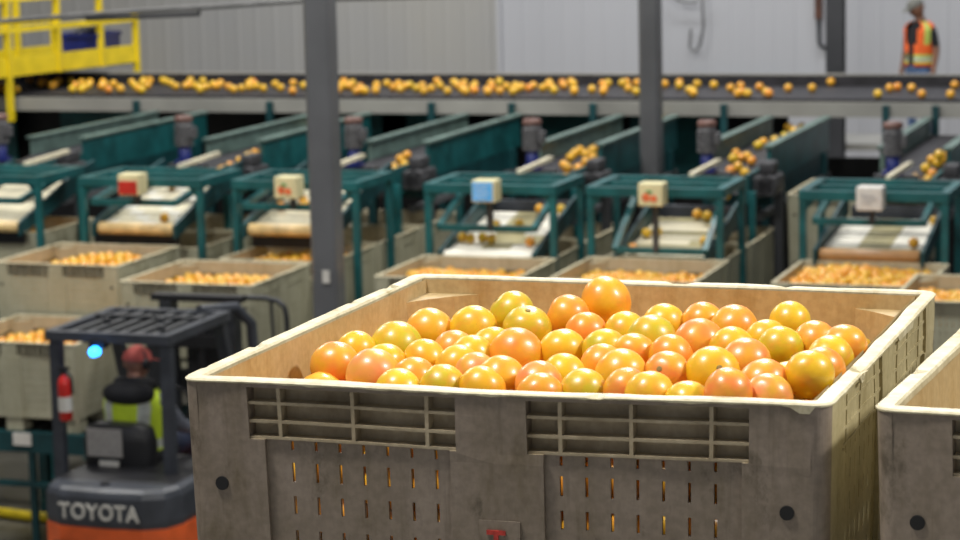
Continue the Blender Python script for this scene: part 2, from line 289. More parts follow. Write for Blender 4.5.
FPOS = [[0.13, 0.412, -0.047], [0.126, 0.534, -0.044], [0.251, 0.309, -0.042], [0.189, 0.594, -0.04], [0.214, 0.731, -0.033], [0.304, 0.746, -0.028], [0.305, 0.45, -0.039], [0.346, 0.279, -0.04], [0.33, 0.546, -0.036], [0.389, 0.403, -0.037], [0.434, 0.193, -0.033], [0.454, 0.321, -0.034], [0.521, 0.275, -0.032], [0.349, 0.866, -0.013], [0.419, 0.753, -0.023], [0.48, 0.844, -0.011], [0.531, 0.956, 0.004], [0.557, 0.715, -0.022], [0.636, 0.724, -0.018], [0.403, 0.575, -0.032], [0.473, 0.514, -0.031], [0.557, 0.549, -0.027], [0.703, 0.782, -0.01], [0.713, 0.649, -0.018], [0.643, 0.554, -0.023], [0.78, 0.796, -0.006], [0.853, 0.758, -0.007], [0.818, 0.614, -0.015], [0.791, 0.495, -0.018], [0.68, 0.403, -0.024], [0.743, 0.314, -0.022], [0.633, 0.311, -0.027], [0.607, 0.237, -0.028], [0.827, 0.327, -0.018], [0.91, 0.339, -0.015], [0.715, 0.159, -0.023], [0.792, 0.168, -0.019], [0.85, 0.115, -0.012], [0.924, 0.09, -0.022], [0.997, 0.09, 0.004], [0.95, 0.431, -0.013], [1.031, 0.216, -0.005], [1.056, 0.14, -0.013], [0.96, 0.798, 0.001], [0.944, 0.641, -0.009], [0.986, 0.574, -0.009], [1.043, 0.629, -0.006], [1.098, 0.497, -0.009], [1.11, 0.574, -0.0], [1.062, 0.293, -0.027], [1.108, 0.359, -0.005], [1.11, 0.237, 0.012], [0.388, 0.494, -0.035], [0.235, 0.412, -0.042], [0.714, 0.509, -0.021], [0.892, 0.571, -0.013], [0.512, 0.194, -0.032], [0.357, 0.165, -0.039], [0.645, 0.123, -0.026], [0.091, 0.126, -0.09], [0.168, 0.126, -0.115], [0.252, 0.129, -0.106], [0.36, 0.127, -0.136], [0.444, 0.127, -0.128], [0.529, 0.131, -0.109], [0.617, 0.129, -0.123], [0.698, 0.125, -0.104], [0.789, 0.127, -0.093], [0.877, 0.13, -0.092], [0.968, 0.127, -0.093], [1.048, 0.126, -0.108], [0.124, 0.193, -0.132], [0.199, 0.197, -0.085], [0.309, 0.192, -0.119], [0.394, 0.196, -0.105], [0.478, 0.2, -0.104], [0.573, 0.202, -0.091], [0.66, 0.195, -0.089], [0.745, 0.189, -0.133], [0.831, 0.184, -0.136], [0.924, 0.185, -0.134], [1.01, 0.19, -0.135], [1.106, 0.185, -0.103], [0.09, 0.252, -0.09], [0.167, 0.262, -0.126], [0.254, 0.256, -0.113], [0.351, 0.267, -0.121], [0.436, 0.268, -0.128], [0.529, 0.263, -0.131], [0.616, 0.26, -0.13], [0.697, 0.26, -0.126], [0.798, 0.256, -0.104], [0.882, 0.252, -0.115], [0.963, 0.25, -0.109], [1.055, 0.249, -0.105], [0.129, 0.337, -0.099], [0.216, 0.332, -0.123], [0.302, 0.337, -0.134], [0.391, 0.337, -0.14], [0.484, 0.339, -0.111], [0.573, 0.336, -0.129], [0.656, 0.331, -0.105], [0.752, 0.332, -0.119], [0.845, 0.328, -0.117], [0.928, 0.323, -0.12], [1.014, 0.322, -0.125], [1.105, 0.339, -0.128], [0.092, 0.405, -0.138], [0.175, 0.41, -0.123], [0.262, 0.413, -0.121], [0.347, 0.406, -0.117], [0.434, 0.405, -0.134], [0.526, 0.414, -0.121], [0.61, 0.408, -0.094], [0.702, 0.408, -0.112], [0.792, 0.407, -0.118], [0.879, 0.408, -0.106], [0.975, 0.4, -0.118], [1.058, 0.402, -0.11], [0.131, 0.483, -0.119], [0.216, 0.483, -0.125], [0.305, 0.489, -0.115], [0.393, 0.478, -0.116], [0.479, 0.482, -0.114], [0.564, 0.487, -0.119], [0.656, 0.486, -0.115], [0.751, 0.485, -0.12], [0.837, 0.487, -0.132], [0.928, 0.485, -0.114], [1.016, 0.475, -0.126], [1.1, 0.478, -0.122], [0.095, 0.564, -0.117], [0.184, 0.56, -0.126], [0.269, 0.568, -0.11], [0.352, 0.563, -0.125], [0.436, 0.562, -0.128], [0.52, 0.558, -0.124], [0.609, 0.557, -0.122], [0.703, 0.559, -0.111], [0.794, 0.564, -0.103], [0.88, 0.561, -0.128], [0.968, 0.565, -0.123], [1.058, 0.565, -0.117], [0.141, 0.64, -0.115], [0.226, 0.648, -0.137], [0.312, 0.641, -0.121], [0.396, 0.634, -0.124], [0.487, 0.638, -0.119], [0.574, 0.638, -0.122], [0.66, 0.639, -0.122], [0.75, 0.643, -0.111], [0.835, 0.652, -0.13], [0.918, 0.64, -0.105], [1.008, 0.643, -0.109], [1.095, 0.645, -0.12], [0.094, 0.712, -0.131], [0.175, 0.73, -0.122], [0.271, 0.718, -0.106], [0.358, 0.713, -0.118], [0.441, 0.705, -0.12], [0.529, 0.709, -0.122], [0.612, 0.726, -0.124], [0.699, 0.73, -0.124], [0.788, 0.723, -0.124], [0.879, 0.721, -0.124], [0.962, 0.722, -0.117], [1.053, 0.716, -0.125], [0.119, 0.797, -0.125], [0.227, 0.797, -0.101], [0.309, 0.793, -0.124], [0.393, 0.794, -0.121], [0.481, 0.781, -0.12], [0.567, 0.803, -0.124], [0.65, 0.802, -0.125], [0.745, 0.808, -0.125], [0.834, 0.798, -0.119], [0.921, 0.799, -0.125], [1.022, 0.799, -0.119], [1.109, 0.795, -0.127], [0.093, 0.88, -0.132], [0.175, 0.862, -0.121], [0.262, 0.871, -0.13], [0.347, 0.88, -0.113], [0.434, 0.883, -0.125], [0.523, 0.879, -0.114], [0.614, 0.878, -0.117], [0.701, 0.885, -0.128], [0.798, 0.883, -0.119], [0.884, 0.875, -0.13], [0.97, 0.88, -0.12], [1.059, 0.877, -0.122], [0.135, 0.951, -0.131], [0.214, 0.945, -0.128], [0.313, 0.959, -0.118], [0.401, 0.957, -0.119], [0.487, 0.962, -0.12], [0.569, 0.954, -0.109], [0.66, 0.961, -0.133], [0.748, 0.961, -0.127], [0.836, 0.963, -0.111], [0.924, 0.952, -0.123], [1.015, 0.956, -0.116], [1.104, 0.967, -0.121], [0.097, 1.026, -0.115], [0.184, 1.024, -0.118], [0.267, 1.028, -0.127], [0.351, 1.027, -0.129], [0.436, 1.035, -0.121], [0.523, 1.034, -0.122], [0.61, 1.032, -0.121], [0.701, 1.037, -0.116], [0.792, 1.04, -0.119], [0.882, 1.034, -0.122], [0.967, 1.032, -0.115], [1.054, 1.035, -0.113], [0.14, 1.104, -0.131], [0.224, 1.11, -0.125], [0.309, 1.103, -0.132], [0.394, 1.11, -0.13], [0.481, 1.109, -0.127], [0.563, 1.107, -0.128], [0.653, 1.109, -0.131], [0.744, 1.109, -0.123], [0.847, 1.107, -0.122], [0.928, 1.11, -0.12], [1.014, 1.106, -0.132], [1.105, 1.105, -0.125], [0.093, 0.129, -0.174], [0.176, 0.129, -0.199], [0.259, 0.127, -0.19], [0.337, 0.128, -0.221], [0.436, 0.129, -0.213], [0.529, 0.132, -0.2], [0.617, 0.129, -0.21], [0.704, 0.132, -0.192], [0.791, 0.128, -0.18], [0.882, 0.129, -0.179], [0.97, 0.13, -0.178], [1.056, 0.126, -0.187], [0.125, 0.196, -0.226], [0.219, 0.2, -0.169], [0.298, 0.199, -0.202], [0.382, 0.195, -0.19], [0.476, 0.201, -0.187], [0.573, 0.2, -0.172], [0.654, 0.201, -0.172], [0.749, 0.196, -0.227], [0.835, 0.191, -0.223], [0.925, 0.195, -0.221], [1.017, 0.191, -0.222], [1.109, 0.187, -0.186], [0.095, 0.262, -0.173], [0.176, 0.265, -0.208], [0.261, 0.273, -0.195], [0.343, 0.267, -0.202], [0.427, 0.267, -0.217], [0.532, 0.255, -0.218], [0.618, 0.264, -0.215], [0.701, 0.257, -0.206], [0.786, 0.259, -0.192], [0.875, 0.268, -0.199], [0.975, 0.263, -0.192], [1.062, 0.26, -0.186], [0.136, 0.337, -0.188], [0.217, 0.344, -0.215], [0.49, 0.33, -0.2], [0.575, 0.339, -0.213], [0.657, 0.337, -0.191], [0.744, 0.331, -0.21], [0.829, 0.341, -0.199], [0.929, 0.336, -0.203], [1.016, 0.334, -0.213], [1.107, 0.33, -0.209], [0.174, 0.423, -0.218], [0.265, 0.419, -0.21], [0.352, 0.411, -0.199], [0.438, 0.422, -0.218], [0.526, 0.411, -0.209], [0.613, 0.413, -0.185], [0.701, 0.41, -0.205], [0.786, 0.41, -0.198], [0.884, 0.41, -0.195], [0.977, 0.406, -0.201], [1.063, 0.401, -0.194], [0.111, 0.476, -0.198], [0.222, 0.492, -0.213], [0.31, 0.498, -0.205], [0.398, 0.497, -0.2], [0.483, 0.494, -0.197], [0.569, 0.489, -0.202], [0.653, 0.487, -0.199], [0.747, 0.485, -0.21], [0.835, 0.479, -0.218], [0.916, 0.487, -0.199], [1.003, 0.487, -0.213], [1.097, 0.495, -0.204], [0.094, 0.556, -0.206], [0.178, 0.56, -0.212], [0.258, 0.566, -0.209], [0.353, 0.573, -0.209], [0.437, 0.57, -0.21], [0.522, 0.569, -0.218], [0.609, 0.566, -0.205], [0.698, 0.559, -0.199], [0.784, 0.561, -0.192], [0.866, 0.563, -0.216], [0.955, 0.561, -0.209], [1.046, 0.563, -0.205], [0.119, 0.639, -0.201], [0.301, 0.645, -0.209], [0.392, 0.644, -0.205], [0.476, 0.643, -0.205], [0.563, 0.651, -0.205], [0.648, 0.641, -0.206], [0.735, 0.643, -0.202], [0.822, 0.643, -0.209], [0.906, 0.647, -0.195], [1.0, 0.638, -0.2], [1.104, 0.633, -0.203], [0.093, 0.722, -0.218], [0.178, 0.707, -0.204], [0.263, 0.729, -0.193], [0.351, 0.722, -0.206], [0.442, 0.723, -0.204], [0.526, 0.727, -0.204], [0.609, 0.726, -0.209], [0.691, 0.718, -0.207], [0.783, 0.717, -0.21], [0.887, 0.731, -0.203], [0.97, 0.722, -0.202], [1.059, 0.71, -0.212], [0.129, 0.795, -0.209], [0.21, 0.795, -0.209], [0.307, 0.798, -0.207], [0.392, 0.799, -0.208], [0.482, 0.799, -0.204], [0.564, 0.798, -0.206], [0.66, 0.793, -0.206], [0.745, 0.795, -0.213], [0.832, 0.792, -0.206], [0.918, 0.804, -0.215], [1.003, 0.799, -0.205], [1.09, 0.799, -0.207], [0.091, 0.879, -0.214], [0.172, 0.879, -0.201], [0.258, 0.874, -0.212], [0.347, 0.87, -0.202], [0.435, 0.868, -0.205], [0.519, 0.879, -0.207], [0.609, 0.87, -0.207], [0.699, 0.871, -0.215], [0.788, 0.873, -0.208], [0.875, 0.878, -0.214], [0.964, 0.877, -0.205], [1.061, 0.878, -0.203], [0.133, 0.965, -0.209], [0.215, 0.951, -0.209], [0.302, 0.947, -0.203], [0.39, 0.961, -0.201], [0.475, 0.954, -0.202], [0.566, 0.954, -0.194], [0.655, 0.948, -0.216], [0.743, 0.95, -0.217], [0.829, 0.95, -0.198], [0.921, 0.952, -0.214], [1.013, 0.949, -0.202], [1.096, 0.953, -0.207], [0.091, 1.033, -0.204], [0.171, 1.035, -0.2], [0.269, 1.031, -0.212], [0.353, 1.039, -0.207], [0.437, 1.029, -0.209], [0.527, 1.028, -0.206], [0.615, 1.026, -0.212], [0.7, 1.037, -0.205], [0.789, 1.025, -0.203], [0.875, 1.026, -0.206], [0.964, 1.036, -0.205], [1.055, 1.035, -0.198], [0.218, 1.105, -0.209], [0.301, 1.109, -0.217], [0.39, 1.109, -0.209], [0.481, 1.104, -0.214], [0.568, 1.108, -0.212], [0.751, 1.105, -0.206], [0.838, 1.106, -0.208], [0.92, 1.11, -0.199], [1.107, 1.107, -0.212], [0.092, 0.127, -0.271], [0.181, 0.128, -0.284], [0.269, 0.129, -0.277], [0.373, 0.125, -0.295], [0.458, 0.128, -0.296], [0.539, 0.126, -0.286], [0.624, 0.129, -0.295], [0.719, 0.126, -0.278], [0.801, 0.128, -0.275], [0.889, 0.128, -0.265], [0.977, 0.126, -0.263], [1.058, 0.127, -0.268], [0.133, 0.192, -0.314], [0.224, 0.203, -0.29], [0.316, 0.204, -0.286], [0.404, 0.199, -0.275], [0.491, 0.202, -0.271], [0.58, 0.201, -0.269], [0.672, 0.199, -0.267], [0.758, 0.192, -0.31], [0.849, 0.189, -0.31], [0.939, 0.187, -0.311], [1.026, 0.192, -0.308], [1.104, 0.199, -0.271], [0.093, 0.128, -0.354], [0.094, 0.238, -0.377], [0.178, 0.132, -0.371], [0.19, 0.223, -0.367], [0.267, 0.13, -0.365], [0.273, 0.222, -0.36], [0.356, 0.138, -0.378], [0.364, 0.222, -0.356], [0.447, 0.131, -0.382], [0.449, 0.215, -0.35], [0.542, 0.132, -0.371], [0.536, 0.222, -0.371], [0.648, 0.131, -0.38], [0.613, 0.202, -0.348], [0.733, 0.128, -0.359], [0.695, 0.219, -0.366], [0.817, 0.129, -0.362], [0.805, 0.224, -0.373], [0.901, 0.127, -0.36], [0.891, 0.222, -0.375], [0.991, 0.125, -0.357], [0.99, 0.221, -0.38], [1.077, 0.125, -0.38], [1.093, 0.206, -0.36], [0.09, 0.125, -0.437], [0.112, 0.201, -0.45], [0.17, 0.128, -0.457], [0.196, 0.206, -0.446], [0.252, 0.125, -0.45], [0.281, 0.206, -0.446], [0.357, 0.132, -0.47], [0.368, 0.23, -0.44], [0.455, 0.13, -0.47], [0.448, 0.207, -0.435], [0.538, 0.125, -0.455], [0.527, 0.205, -0.454], [0.619, 0.129, -0.463], [0.617, 0.215, -0.444], [0.719, 0.128, -0.442], [0.703, 0.211, -0.454], [0.834, 0.126, -0.443], [0.78, 0.184, -0.44], [0.913, 0.128, -0.465], [0.87, 0.198, -0.45], [0.993, 0.128, -0.439], [0.974, 0.21, -0.466], [1.074, 0.127, -0.461], [1.073, 0.213, -0.448]]
FRAD = [0.0444, 0.04, 0.0479, 0.0488, 0.0469, 0.0457, 0.0412, 0.04, 0.04, 0.0406, 0.04, 0.04, 0.0429, 0.0445, 0.0454, 0.0418, 0.0489, 0.0406, 0.04, 0.04, 0.0492, 0.0433, 0.04, 0.0476, 0.0411, 0.04, 0.0442, 0.0469, 0.04, 0.04, 0.0462, 0.04, 0.04, 0.04, 0.046, 0.04, 0.04, 0.04, 0.04, 0.04, 0.0448, 0.0426, 0.04, 0.0402, 0.04, 0.0403, 0.04, 0.04, 0.04, 0.0446, 0.04, 0.04, 0.04, 0.04, 0.04, 0.04, 0.04, 0.04, 0.04, 0.0413, 0.0413, 0.0439, 0.0415, 0.0424, 0.046, 0.0442, 0.04, 0.0419, 0.0443, 0.0422, 0.0406, 0.0407, 0.0425, 0.0443, 0.0433, 0.0417, 0.0411, 0.0421, 0.0462, 0.0406, 0.0405, 0.0406, 0.0439, 0.0402, 0.0421, 0.0421, 0.043, 0.043, 0.0459, 0.0421, 0.0411, 0.0455, 0.0416, 0.041, 0.0401, 0.0467, 0.0447, 0.0444, 0.0406, 0.0458, 0.0404, 0.0449, 0.0458, 0.0432, 0.0413, 0.0468, 0.0403, 0.0419, 0.0443, 0.0444, 0.0413, 0.0419, 0.0428, 0.0468, 0.0469, 0.0407, 0.046, 0.0428, 0.0418, 0.0431, 0.0404, 0.0451, 0.0449, 0.0417, 0.0402, 0.0452, 0.0468, 0.0409, 0.0469, 0.0439, 0.0416, 0.0454, 0.0454, 0.0425, 0.044, 0.0415, 0.0441, 0.0414, 0.0425, 0.0455, 0.0456, 0.0447, 0.0464, 0.0454, 0.0442, 0.0447, 0.0409, 0.0403, 0.0417, 0.0453, 0.0469, 0.0415, 0.0469, 0.0457, 0.0411, 0.0438, 0.0418, 0.0452, 0.0425, 0.0428, 0.044, 0.0421, 0.0455, 0.0443, 0.0404, 0.044, 0.0431, 0.0465, 0.0467, 0.0404, 0.0454, 0.0443, 0.0435, 0.0408, 0.0463, 0.0445, 0.0444, 0.0467, 0.0408, 0.0427, 0.0402, 0.042, 0.047, 0.0427, 0.0458, 0.046, 0.0438, 0.0458, 0.0415, 0.0405, 0.0414, 0.0407, 0.0407, 0.0403, 0.0405, 0.0408, 0.0438, 0.0421, 0.0469, 0.0444, 0.0466, 0.0451, 0.0463, 0.0466, 0.0427, 0.0416, 0.0406, 0.0468, 0.0417, 0.0469, 0.0451, 0.0457, 0.0402, 0.0464, 0.0406, 0.0457, 0.0402, 0.0466, 0.0404, 0.0411, 0.0432, 0.0412, 0.0408, 0.0426, 0.0404, 0.0441, 0.0452, 0.0435, 0.044, 0.0417, 0.0433, 0.0444, 0.0465, 0.0437, 0.0469, 0.0428, 0.0442, 0.0451, 0.0407, 0.0458, 0.0458, 0.0408, 0.0446, 0.0429, 0.0413, 0.0415, 0.041, 0.0465, 0.0458, 0.0452, 0.0413, 0.0451, 0.0419, 0.0436, 0.0401, 0.0464, 0.0424, 0.0449, 0.0408, 0.0414, 0.0453, 0.0449, 0.0443, 0.0427, 0.0445, 0.0455, 0.0431, 0.0432, 0.0463, 0.0419, 0.0437, 0.0415, 0.0431, 0.0462, 0.0463, 0.0425, 0.0455, 0.0456, 0.0461, 0.0452, 0.0416, 0.0445, 0.0419, 0.0433, 0.0404, 0.0401, 0.0464, 0.0432, 0.0435, 0.0444, 0.0402, 0.0446, 0.0451, 0.0404, 0.0457, 0.0436, 0.0436, 0.0422, 0.0404, 0.0414, 0.0414, 0.0455, 0.0444, 0.0466, 0.0413, 0.0455, 0.0447, 0.0432, 0.045, 0.0452, 0.0419, 0.0437, 0.0447, 0.0416, 0.0468, 0.0408, 0.0463, 0.0468, 0.0457, 0.0431, 0.0455, 0.0444, 0.0469, 0.0449, 0.0409, 0.0438, 0.0406, 0.0437, 0.0408, 0.0434, 0.0456, 0.0402, 0.0425, 0.0404, 0.0422, 0.0426, 0.0401, 0.0422, 0.0447, 0.0432, 0.0409, 0.0428, 0.0401, 0.041, 0.043, 0.0411, 0.0438, 0.0409, 0.0454, 0.0458, 0.0458, 0.0453, 0.0442, 0.0461, 0.0408, 0.0403, 0.0423, 0.0468, 0.0433, 0.0439, 0.0418, 0.0439, 0.0453, 0.044, 0.0403, 0.0425, 0.0428, 0.0408, 0.0403, 0.0449, 0.0401, 0.042, 0.0443, 0.0455, 0.0419, 0.0405, 0.0464, 0.0447, 0.0453, 0.0449, 0.0405, 0.0409, 0.0462, 0.0421, 0.045, 0.0436, 0.0404, 0.0433, 0.0421, 0.0431, 0.044, 0.0403, 0.0427, 0.0414, 0.0435, 0.0412, 0.043, 0.0432, 0.0411, 0.0417, 0.044, 0.0443, 0.0465, 0.0444, 0.0439, 0.0469, 0.0468, 0.0436, 0.0434, 0.0466, 0.0425, 0.0458, 0.0432, 0.0444, 0.045, 0.0417, 0.0452, 0.0425, 0.047, 0.0418, 0.0455, 0.0461, 0.0454, 0.0446, 0.0462, 0.0404, 0.0425, 0.0468, 0.0436, 0.0425, 0.0417, 0.0421, 0.0401, 0.0449, 0.0402, 0.0452, 0.0403, 0.041, 0.0431, 0.0406, 0.0403, 0.0468, 0.0466, 0.0446, 0.045, 0.041, 0.0403, 0.0417, 0.0435, 0.0453, 0.0432, 0.0426, 0.0405, 0.0412, 0.043, 0.0419, 0.043, 0.0443, 0.0419, 0.0467]
BELT_PTS = [[-4.87, 22.22], [-4.63, 21.95], [-4.5, 22.23], [-4.28, 22.11], [-4.0, 21.72], [-3.95, 21.99], [-3.76, 21.21], [-3.77, 20.47], [-3.66, 20.35], [-3.71, 21.86], [-3.5, 21.22], [-3.43, 20.61], [-3.37, 21.75], [-3.11, 21.76], [-3.06, 22.57], [-2.28, 20.68], [-2.28, 21.8], [-2.22, 21.94], [-2.05, 21.82], [-1.83, 21.07], [-1.53, 20.73], [-1.65, 22.23], [-4.25, 20.56], [-4.39, 21.43], [-4.32, 21.31]]
LANE_PTS = {1: [[-7.68, 17.04], [-7.84, 17.56], [-7.94, 17.92], [-7.99, 18.2], [-7.73, 17.76], [-7.62, 17.32], [-7.97, 18.4], [-7.49, 17.15]], 2: [[-6.21, 17.05], [-6.29, 17.39], [-6.35, 17.74], [-6.35, 17.92], [-6.14, 17.5], [-6.12, 17.24]], 3: [[-4.65, 17.59], [-4.69, 17.94], [-4.75, 18.29], [-4.78, 18.57], [-4.62, 18.22], [-4.66, 18.58], [-4.69, 18.86], [-4.37, 17.46], [-4.31, 17.05], [-4.46, 17.97], [-4.42, 17.11], [-4.33, 17.72]], 4: [[-3.02, 17.46], [-3.13, 18.04], [-2.99, 17.63], [-3.07, 18.13], [-3.04, 18.23], [-2.92, 17.89], [-2.87, 17.39], [-2.87, 16.68], [-2.72, 16.47], [-3.15, 19.22], [-3.16, 19.51], [-3.09, 19.72], [-3.07, 20.13], [-3.23, 21.07], [-3.09, 20.65], [-3.09, 21.08], [-3.2, 18.47]], 5: [[-1.28, 17.68], [-1.3, 18.17], [-1.21, 17.93], [-1.23, 18.44], [-1.13, 18.11], [-1.16, 18.8], [-1.01, 17.88], [-1.13, 17.22], [-1.12, 17.46], [-1.31, 17.27]]}
# ------------------------------------------------------------------ harvest bin
BH = .73
TAP = .02
def side_pt(side, u, n, v):
    t = TAP * v; u = .6 + (u - .6) * (1 - t / .57); n = n + t; z = BH - v
    return [(u - .6, -.6 + n, z), (.6 - n, u - .6, z), (.6 - u, .6 - n, z), (-.6 + n, .6 - u, z)][side]

RIBU = [.19, .333, .475, .723, .852, .995]
RIBV = [.0425, .0765, .107]
SLU = [.21 + .0464 * i for i in range(7)] + [.722 + .0466 * i for i in range(7)]
SLV = [(.112, .129), (.150, .186), (.212, .246), (.276, .31), (.34, .372), (.404, .436), (.468, .50), (.532, .56)]
PAN = [(.13, .53), (.662, 1.062)]
def back_at(u, v):
    return .016 if v > .109 and any(a + .03 < u < b - .012 for a, b in PAN) else .040
def depth_at(u, v, side=0):
    """outward face depth of a bin wall at (u across, v down); None is a slot right through"""
    for a, b in PAN:
        if a < u < b:
            if .013 < v < .109:
                if any(abs(u - r) < .0035 for r in RIBU) or any(abs(v - r) < .0028 for r in RIBV): return .004
                return .030 if side == 0 else .0062
            if v > .109 and a + .03 < u < b - .012:
                if any(abs(u - s) < .0028 for s in SLU) and any(p < v < q for p, q in SLV): return None
                return .009
    return 0.0
def wall_mesh(side):
    us = {.03, 1.17}; vs = {.006, .013, .109, .62}
    for a, b in PAN: us |= {a, b, a + .03, b - .012}
    for r in RIBU: us |= {r - .0035, r + .0035}
    for r in SLU: us |= {r - .0028, r + .0028}
    for r in RIBV: vs |= {r - .0028, r + .0028}
    for p, q in SLV: vs |= {p, q}
    us |= {.08, .6}; vs |= {.2}
    us = sorted(us); vs = sorted(vs); out = MB(); rib = [MB(), MB()]; inn = MB()
    nu, nv = len(us) - 1, len(vs) - 1
    D = [[depth_at((us[i] + us[i + 1]) / 2, (vs[j] + vs[j + 1]) / 2, side) for j in range(nv)] for i in range(nu)]
    BK = lambda v: .030 if False else .040
    wob = lambda u, v: .0035 * noise.noise((u * 7 + side * 9, v * 11, 3.1)) if v < .12 else 0
    for i in range(nu):
        for j in range(nv):
            d = D[i][j]; u0, u1, v0, v1 = us[i], us[i + 1], vs[j], vs[j + 1]
            tgt = rib[(u0 + u1) / 2 > .6] if (.013 < (v0 + v1) / 2 < .109 and any(a < (u0 + u1) / 2 < b for a, b in PAN)) else out
            if d is not None:
                tgt.add([side_pt(side, u, d + wob(u, v), v) for u, v in ((u0, v0), (u0, v1), (u1, v1), (u1, v0))], [(0, 3, 2, 1)])
                bk = back_at((u0 + u1) / 2, (v0 + v1) / 2)
                inn.add([side_pt(side, u, bk, v) for u, v in ((u0, v0), (u1, v0), (u1, v1), (u0, v1))], [(0, 3, 2, 1)])
            for (di, dj, pa, pb) in ((1, 0, (u1, v0), (u1, v1)), (0, 1, (u0, v1), (u1, v1))):
                i2, j2 = i + di, j + dj
                if i2 >= nu or j2 >= nv: continue
                e = D[i2][j2]
                b1, b2 = back_at((u0 + u1) / 2, (v0 + v1) / 2), back_at((us[i2] + us[i2 + 1]) / 2, (vs[j2] + vs[j2 + 1]) / 2)
                if b1 != b2: inn.add([side_pt(side, pa[0], b1, pa[1]), side_pt(side, pb[0], b1, pb[1]), side_pt(side, pb[0], b2, pb[1]), side_pt(side, pa[0], b2, pa[1])], [(0, 1, 2, 3)])
                if e == d: continue
                lo = d if d is not None else .016; hi = e if e is not None else .016
                tgt.add([side_pt(side, *[pa[0], lo + wob(*pa), pa[1]]), side_pt(side, pb[0], lo + wob(*pb), pb[1]),
                         side_pt(side, pb[0], hi + wob(*pb), pb[1]), side_pt(side, pa[0], hi + wob(*pa), pa[1])], [(0, 1, 2, 3)])
    return out, rib, inn

def make_bin():
    root = empty('harvest_bin')
    kinds = ['front_wall', 'side_wall', 'back_wall', 'side_wall']
    for s in range(4):
        out, rib, inn = wall_mesh(s)
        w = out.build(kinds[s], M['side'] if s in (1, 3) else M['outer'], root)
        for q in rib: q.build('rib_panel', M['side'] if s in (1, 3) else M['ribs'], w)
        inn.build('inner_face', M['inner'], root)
    # corner posts, rounded outside
    for s in range(4):
        mb = MB(); a0 = [-PI, -PI / 2, 0, PI / 2][s]; cx, cy = [(-1, -1), (1, -1), (1, 1), (-1, 1)][s]
        rings = []
        for v in (.006, .1, .3, .5, .73):
            t = TAP * v; c = .57 - t
            r = [(cx * c + .03 * math.cos(a0 + PI / 2 * k / 9), cy * c + .03 * math.sin(a0 + PI / 2 * k / 9), BH - v) for k in range(10)]
            q = .0 if v < .6 else .0
            r.append((cx * (c - (.05 if v > .6 else .0)) , cy * (c - (.05 if v > .6 else .0)), BH - v))
            rings.append(r)
        mb.loft(rings, True, False)
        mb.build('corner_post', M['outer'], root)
        g = MB(); i = .56; L = .13
        poly = [(cx * i, cy * i), (cx * (i - L), cy * i), (cx * (i - L * .62), cy * (i - .035)), (cx * (i - .035), cy * (i - L * .62)), (cx * i, cy * (i - L))]
        if cx * cy < 0: poly = poly[::-1]
        g.prism(poly, .07, BH - .038)
        g.build('corner_gusset', M['inner'], root)
    # rim with a worn, chipped edge
    mb = MB(); path = []
    def arc(cx, cy, a0):
        for k in range(1, 6): path.append((cx + .036 * math.cos(a0 + PI / 2 * k / 6), cy + .036 * math.sin(a0 + PI / 2 * k / 6), math.cos(a0 + PI / 2 * k / 6), math.sin(a0 + PI / 2 * k / 6)))
    N = 66; e = .567; q = .603
    for k in range(N + 1): path.append((-e + 2 * e * k / N, -q, 0, -1))
    arc(e, -e, -PI / 2)
    for k in range(N + 1): path.append((q, -e + 2 * e * k / N, 1, 0))
    arc(e, e, 0)
    for k in range(N + 1): path.append((e - 2 * e * k / N, q, 0, 1))
    arc(-e, e, PI / 2)
    for k in range(N + 1): path.append((-q, e - 2 * e * k / N, -1, 0))
    arc(-e, -e, PI)
    rings = []
    for i, (x, y, nx, ny) in enumerate(path):
        n1 = noise.noise((x * 9, y * 9, 1)); n2 = noise.noise((x * 34, y * 34, 5))
        chip = max(0, noise.noise((x * 13 + 4, y * 13, 8)) - .30) * .06
        low = -.0055 - .004 * max(0, n2) - (.012 if noise.noise((x * 8 + 1.7, y * 8, 2.2)) > .33 else 0)
        o = .0012 * n2; wi = .034 + .002 * n1; top = .0015 * n1
        prof = [(o, low), (o + .0005 - chip, -.003 - chip), (-.004 - chip, .0 + top - chip), (-wi + .004, .0 + top), (-wi, -.004), (-wi, -.016)]
        rings.append([(x + nx * a, y + ny * a, BH + z) for a, z in prof])
    rings.append(rings[0])
    mb.loft(rings, True, False)
    mb.build('rim', M['rim'], root)
    # floor plate and pallet-like feet
    mb = MB(); mb.box(-.555, .555, -.555, .555, .10, .125); mb.build('floor_panel', M['inner'], root)
    for x in (-.5, 0, .5):
        for y in (-.5, 0, .5):
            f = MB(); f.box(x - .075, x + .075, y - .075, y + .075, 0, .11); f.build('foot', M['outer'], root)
    for s in range(2):
        for u in (.07, 1.13):
            hb = MB(); c = side_pt(0 if s == 0 else 2, u, -.0008, .192)
            bm = bmesh.new(); bmesh.ops.create_cone(bm, cap_ends=True, segments=20, radius1=.0128, radius2=.0128, depth=.004)
            hb.bm(bm, Matrix.Translation(c) @ Matrix.Rotation(PI / 2, 4, 'X')); hb.build('drain_hole_shade', M['hole'], root)  # black disc on the wall, painting the dark inside of a hole
    return root
